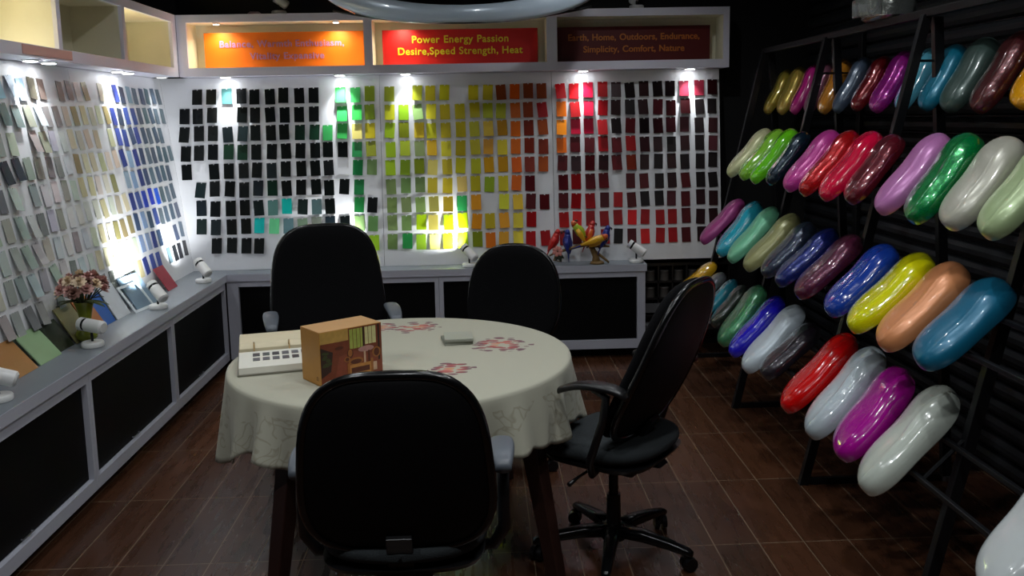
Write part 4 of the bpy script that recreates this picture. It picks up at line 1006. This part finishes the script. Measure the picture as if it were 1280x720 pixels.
# ------------------------------------------------------------------ binder with grey swatches
def binder():
    t = thing('ring_binder', 'open white ring binder with two rows of grey colour chips beside the box', 'binder', (-0.875, 3.115, TZ), 0.245)
    W = 0.32; D1 = 0.23
    cover = mat('grey_binder_cover', srgb(120, 118, 104), 0.5, noise=0.08); page = mat('white_page', srgb(226, 224, 212), 0.6, noise=0.03); page2 = mat('cream_page', srgb(220, 208, 176), 0.6, noise=0.04)
    obj('cover', box(BM(), (-0.006, -0.004, 0), (W, 0.48, 0.006)), cover, t, bevel=0.002)
    bm = BM(); loft(bm, [[(0, y, z0), (W - 0.008, y, z0), (W - 0.008, y, z1), (0, y, z1)] for y, z0, z1 in ((0, 0.006, 0.030), (0.10, 0.006, 0.036), (0.19, 0.006, 0.040), (0.205, 0.006, 0.034))])
    obj('page_block', bm, page, t, bevel=0.001)
    bm = BM(); loft(bm, [[(0, y, z0), (W - 0.008, y, z0), (W - 0.008, y, z1), (0, y, z1)] for y, z0, z1 in ((0.265, 0.006, 0.034), (0.29, 0.006, 0.05), (0.38, 0.006, 0.055), (0.47, 0.006, 0.045))])
    obj('turned_pages', bm, page2, t, bevel=0.001)
    obj('spine', box(BM(), (-0.002, 0.207, 0.006), (W - 0.004, 0.263, 0.016)), mat('olive_spine', srgb(104, 98, 70), 0.5, noise=0.1), t)
    for x in (0.055, 0.185, 0.28):
        pts = [Vector((x, 0.235 + 0.045 * math.cos(a), 0.014 + 0.05 * math.sin(a))) for a in [PI * k / 12 for k in range(13)]]
        obj('ring', tube(BM(), pts, 0.0028, 8), mat('brass_ring', srgb(170, 140, 90), 0.3, 0.8, noise=0.05), t, smooth=True)
    rr = random.Random(5)
    for r in range(2):
        for c in range(7):
            x = 0.05 + c * 0.035; y = 0.070 + r * 0.055
            z = 0.030 + (y / 0.10) * 0.006 if y < 0.1 else 0.036 + (y - 0.1) / 0.09 * 0.004
            g = rr.choice([70, 84, 100, 110, 92])
            obj('colour_chip', box(BM(), (x, y, z - 0.002), (x + 0.025, y + 0.040, z + 0.0022)), mat('grey_chip_%d' % g, srgb(g, g, g + 4), 0.4, noise=0.08), t)
binder()
def card_pack():
    t = thing('card_stack', 'stack of grey sample cards lying beside the red print on the tablecloth', 'card stack', (-0.155, 3.47, TZ), 0.12)
    rr = random.Random(2)
    for i in range(4):
        M = Matrix.Rotation(rr.uniform(-0.06, 0.06), 4, 'Z')
        g = [150, 120, 138, 162][i]
        obj('card', box(BM(), (0, 0, i * 0.0065), (0.115, 0.125, i * 0.0065 + 0.0058), M=M), mat('grey_card_%d' % g, srgb(g, g + 2, g - 10), 0.5, noise=0.06), t, bevel=0.001)
card_pack()

# ------------------------------------------------------------------ office chairs
def superpad(W, H, T, n_out, taper, yfun, rows=22, seg=36, zc0=0.0, edge=1.0):
    """upright pad: x width, z height, thickness along y; rings stacked in z"""
    bm = BM(); rings = []
    for i in range(rows + 1):
        a = -PI / 2 + PI * i / rows; t = math.sin(a)
        e = max(0.02, (1 - abs(t) ** n_out) ** (1 / n_out))
        w_ = W * e * taper(t); th = T * (max(0.02, 1 - abs(t) ** 5)) ** 0.5
        yc = yfun(t); ring = []
        for k in range(seg):
            p = 2 * PI * k / seg; c, s = math.cos(p), math.sin(p)
            x = w_ * math.copysign(abs(c) ** 0.75, c); y = th * math.copysign(abs(s) ** 0.75, s)
            ring.append(Vector((x, yc + y - 0.10 * (x / max(W, 1e-3)) ** 2 * W * 0.9, zc0 + H * t)))
        rings.append(ring)
    loft(bm, rings); return bm
def office_chair(name, label, loc, rotz, back_top, back_bot, backW, n_out, taper, seat_z=0.5, lean=0.10, arms=True, arm_mat=None, base_ang=0.0, seatW=0.24, arm_z=0.75, back_y=0.245, arm_shift=0.0, back_mat=None, seat_mat=None):
    """faces local -Y; origin on the floor under the gas column"""
    t = thing('office_chair', label, 'office chair', loc, rotz, 'black office chairs around the table')
    back_mat = back_mat or M_fabric; seat_mat = seat_mat or M_seatgrey
    # seat
    bm = BM(); rings = []
    for i in range(17):
        a = -PI / 2 + PI * i / 16; u = math.sin(a); e = max(0.03, (1 - abs(u) ** 3.2) ** (1 / 2.6))
        y = -0.235 * u - 0.01
        w_ = seatW * e * (1.0 + 0.03 * u); th = 0.042 * max(0.08, (1 - abs(u) ** 4)) ** 0.5
        zc_ = seat_z - 0.045 - (0.03 * max(0, u) ** 2) + 0.015 * max(0, -u) ** 2
        ring = []
        for k in range(28):
            p = 2 * PI * k / 28; c, s = math.cos(p), math.sin(p)
            x = w_ * math.copysign(abs(c) ** 0.7, c)
            ring.append(Vector((x, y, zc_ + th * math.copysign(abs(s) ** 0.7, s) + (0.012 * (x / seatW) ** 2))))
        rings.append(ring)
    loft(bm, rings); obj('seat', bm, seat_mat, t, smooth=True)
    bm = BM(); loft(bm, [sring(0, 0.0, seat_z - 0.10, seatW * 0.8, 0.17, 4, 28), sring(0, 0, seat_z - 0.085, seatW * 0.93, 0.205, 4, 28), sring(0, 0, seat_z - 0.07, seatW * 0.95, 0.215, 4, 28)])
    obj('seat_pan', bm, M_plastic, t, auto=40)
    # backrest
    H = (back_top - back_bot) / 2; zc0 = (back_top + back_bot) / 2
    y0 = back_y
    def yf(u): return y0 + lean * u * H / 0.25 * 0.5 + 0.03 * (u * u - 0.4) * -1 + 0.0
    obj('backrest', superpad(backW, H, 0.038, n_out, taper, lambda u: yf(u) - 0.022, zc0=zc0), back_mat, t, smooth=True)
    sh = obj('back_shell', superpad(backW * 0.985, H * 0.99, 0.022, n_out, taper, lambda u: yf(u) + 0.012, zc0=zc0), mat('matt_black_shell', srgb(8, 8, 10), 0.6, spec=0.15, noise=0.1), t, smooth=True)
    pts = []
    for k in range(56):
        p = 2 * PI * k / 56; c, s = math.cos(p), math.sin(p)
        # follow the pad outline
        u = math.copysign(abs(s) ** (2 / n_out), s) * 0.985
        e = math.copysign(abs(c) ** (2 / n_out), c)
        x = backW * e * taper(u) * 0.99
        pts.append(Vector((x, yf(u) + 0.014 - 0.10 * (x / backW) ** 2 * backW * 0.9, zc0 + H * u)))
    obj('back_rim', tube(BM(), pts, 0.013, 8, closed=True), M_gloss_black, t, smooth=True)
    # back bracket
    bm = BM(); zb = back_bot + 0.12
    prof = [(0.10, seat_z - 0.11), (0.20, seat_z - 0.105), (yf(-1.0) + 0.02, seat_z - 0.05), (yf(-0.9) + 0.035, back_bot + 0.02), (yf(-0.75) + 0.036, back_bot + 0.06)]
    rings = []
    for i, (y, z) in enumerate(prof):
        a = prof[max(0, i - 1)]; b = prof[min(len(prof) - 1, i + 1)]; d = Vector((0, b[0] - a[0], b[1] - a[1])).normalized(); n = Vector((0, -d.z, d.y))
        c = Vector((0, y, z)); rings.append([c + Vector((-0.035, 0, 0)) + n * 0.008, c + Vector((0.035, 0, 0)) + n * 0.008, c + Vector((0.035, 0, 0)) - n * 0.008, c + Vector((-0.035, 0, 0)) - n * 0.008])
    loft(bm, rings); br = obj('back_bracket', bm, M_plastic, t, bevel=0.003)
    bm = BM()
    for j in range(4): box(bm, (-0.036, 0.2, 0), (0.036, 0.206, 0.004), M=Matrix.Translation((0, 0.088 + 0.001 * j, seat_z - 0.062 + j * 0.012)))
    # armrests
    if arms:
        am = arm_mat or M_plastic
        for sd in (-1, 1):
            X = sd * 0.28
            pts = [(sd * 0.20, 0.04, seat_z - 0.09), (sd * 0.25, 0.05, seat_z - 0.085), (X, 0.06, seat_z - 0.03), (X, 0.075 + arm_shift * 0.5, arm_z - 0.12), (X, 0.05 + arm_shift, arm_z - 0.035), (X, 0.0 + arm_shift, arm_z - 0.012)]
            a_ = obj('armrest', tube(BM(), pts, [0.016, 0.018, 0.02, 0.019, 0.02, 0.016], 10, flat=0.75, ref=(1, 0, 0)), M_plastic, t, smooth=True)
            bm = BM(); rings = []
            for i in range(13):
                u = i / 12; y = 0.13 + arm_shift - 0.26 * u; w_ = 0.036 * (math.sin(PI * (0.1 + 0.8 * u))) ** 0.4
                z = arm_z - 0.035 * (max(0, u - 0.45) / 0.55) ** 2 - 0.02 * (max(0, 0.3 - u) / 0.3) ** 2
                rings.append([Vector((X + w_ * math.copysign(abs(math.cos(p)) ** 0.7, math.cos(p)), y, z + 0.013 * math.copysign(abs(math.sin(p)) ** 0.7, math.sin(p)))) for p in [2 * PI * k / 16 for k in range(16)]])
            loft(bm, rings); obj('arm_pad', bm, am, a_, smooth=True)
    # mechanism, column
    obj('tilt_mechanism', box(BM(), (-0.08, -0.10, seat_z - 0.15), (0.08, 0.12, seat_z - 0.099)), M_plastic, t, bevel=0.01)
    obj('tilt_lever', tube(BM(), [(0.05, -0.02, seat_z - 0.125), (0.2, -0.03, seat_z - 0.13), (0.27, -0.03, seat_z - 0.135)], [0.005, 0.005, 0.009], 8), M_plastic, t, smooth=True)
    bm = BM(); lathe(bm, [(0.0, 0.10), (0.028, 0.10), (0.026, 0.24), (0.0, 0.24)], seg=20); lathe(bm, [(0, 0.24), (0.018, 0.24), (0.018, seat_z - 0.149), (0, seat_z - 0.149)], seg=16)
    obj('gas_column', bm, M_black_metal, t, auto=40)
    obj('base_hub', lathe(BM(), [(0, 0.065), (0.045, 0.065), (0.052, 0.085), (0.048, 0.115), (0.034, 0.125), (0, 0.126)], seg=24), M_gloss_black, t, auto=40)
    for k in range(5):
        a = base_ang + 2 * PI * k / 5; d = Vector((math.cos(a), math.sin(a), 0)); s_ = Vector((-d.y, d.x, 0)); bm = BM(); rings = []
        for u, zz, hh, ww in ((0.03, 0.098, 0.024, 0.030), (0.12, 0.098, 0.022, 0.026), (0.22, 0.086, 0.018, 0.021), (0.295, 0.072, 0.014, 0.017), (0.31, 0.069, 0.008, 0.012)):
            c = d * u + Vector((0, 0, zz))
            rings.append([c + s_ * ww * math.copysign(abs(math.cos(p)) ** 0.6, math.cos(p)) + Vector((0, 0, hh * math.copysign(abs(math.sin(p)) ** 0.6, math.sin(p)))) for p in [2 * PI * q / 14 for q in range(14)]])
        loft(bm, rings); lg = obj('base_leg', bm, M_gloss_black, t, smooth=True)
        bm = BM(); P = d * 0.285; ca = a + 0.9
        e = Vector((math.cos(ca), math.sin(ca), 0)); f_ = Vector((-e.y, e.x, 0)); Cc = P + e * 0.012 + Vector((0, 0, 0.0275))
        for q in (-1, 1): cyl(bm, Cc + f_ * q * 0.006, Cc + f_ * q * 0.024, 0.0275, 0.0245, 18)
        cyl(bm, Cc - f_ * 0.006, Cc + f_ * 0.006, 0.012, seg=8)
        cyl(bm, P + Vector((0, 0, 0.03)), P + Vector((0, 0, 0.066)), 0.008, seg=8)
        obj('caster', bm, M_plastic, t, auto=40)
    return t
tpA = lambda u: 1.0 - 0.10 * u
tpB = lambda u: 1.0 - 0.06 * u
tpC = lambda u: 1.0 - 0.20 * u
office_chair('a', 'tall black office chair with grey armrests behind the table, nearest the corner', (-0.70, 4.10, 0), math.radians(14), 1.14, 0.56, 0.262, 3.4, tpA, 0.5, 0.14, True, M_armgrey, 0.3, arm_z=0.765)
office_chair('b', 'black round-topped office chair behind the table below the parrots', (0.10, 4.20, 0), math.radians(-14), 1.005, 0.50, 0.232, 2.5, tpB, 0.49, 0.12, False, None, 0.7)
office_chair('c', 'black office chair seen side-on right of the table, turned towards it', (0.475, 3.175, 0), math.radians(-127), 1.085, 0.505, 0.25, 3.0, tpC, 0.50, 0.20, True, M_plastic, math.radians(23), arm_z=0.745, back_y=0.225, arm_shift=0.075)
office_chair('d', 'black office chair in the foreground with its back to the camera', (-0.235, 2.45, 0), math.radians(180), 1.022, 0.505, 0.245, 3.4, tpA, 0.53, 0.10, True, M_armgrey, 0.5, arm_z=0.72, back_mat=M_fabric)

# ------------------------------------------------------------------ hanging bumper and headlamp
def bumper():
    t = thing('car_bumper', 'silver-blue car bumper hung from the ceiling above the red sign', 'car bumper', (-0.075, 5.55, 2.5))
    silver = mat('silver_blue_paint', srgb(190, 206, 220), 0.3, 0.1, coat=0.8, noise=0.04)
    A, Bz = 0.83, 0.245
    rings = []; N = 72
    for k in range(N):
        a = 2 * PI * k / N; c, s = math.cos(a), math.sin(a)
        x = A * math.copysign(abs(c) ** 0.75, c); z = Bz * math.copysign(abs(s) ** 0.75, s)
        zz = z + 0.07 * (x / A) ** 2 * (1 if z < 0 else 0.3)
        y = -0.16 * (1 - (x / A) ** 2)
        P = Vector((x, y, zz)); n = Vector((c * 0.5, 0, s)).normalized()
        hw = 0.055 + 0.02 * abs(c); dp = 0.05
        ring = []
        for q in range(12):
            p = 2 * PI * q / 12; ring.append(P + n * hw * math.copysign(abs(math.cos(p)) ** 0.6, math.cos(p)) + Vector((0, dp * math.copysign(abs(math.sin(p)) ** 0.6, math.sin(p)), 0)))
        rings.append(ring)
    bm = BM(); loft(bm, rings, loop=True); obj('bumper_shell', bm, silver, t, smooth=True)
    bm = BM(); pts = []
    for i in range(25):
        u = -1 + 2 * i / 24; pts.append(Vector((0.78 * u, -0.17 * (1 - u * u) - 0.02, -0.295 + 0.10 * u * u)))
    tube(bm, pts, 0.007, 8, flat=0.6); obj('lip', bm, M_plastic, t, smooth=True)
    for sx in (-0.45, 0.45):
        obj('hanging_wire', cyl(BM(), (sx, -0.11, 0.27), (sx, -0.11, 0.499), 0.002, seg=6), M_steel, t)
bumper()
def headlamp():
    t = thing('car_headlamp', 'clear glass car headlamp unit on top of the sample rack', 'headlamp', (1.905, 4.16, 2.062), 0.0)
    bm = BM(); 
    loft(bm, [sring(0, 0, z, a, b, 3.2, 28) for z, a, b in ((0.0, 0.075, 0.13), (0.01, 0.09, 0.15), (0.10, 0.095, 0.155), (0.13, 0.08, 0.14), (0.14, 0.04, 0.09))])
    obj('housing', bm, mat('dull_chrome_housing', srgb(190, 195, 190), 0.18, 0.8, noise=0.35, nscale=16, bump=0.4, bscale=25), t, auto=50)
    bm = BM(); loft(bm, [[Vector((-0.085 - d, y0, z0)) for y0, z0 in ((-0.14 * q, 0.012), (0.14 * q, 0.02), (0.145 * q, 0.10), (-0.11 * q, 0.115))] for d, q in ((0.0, 1.0), (0.02, 0.97), (0.035, 0.8))])
    obj('lens', bm, mat('clear_lens', srgb(225, 230, 226), 0.06, trans=0.85, spec=0.8), t, bevel=0.006)
    for yy in (-0.07, 0.05):
        M = Matrix.Rotation(-PI / 2, 4, 'Y')
        obj('reflector', lathe(BM(), [(0.0, 0.0), (0.02, 0.003), (0.035, 0.016), (0.04, 0.02), (0.034, 0.022), (0.0, 0.01)], (-0.07, yy, 0.06), 20, M=M), M_steel, t, smooth=True)
headlamp()
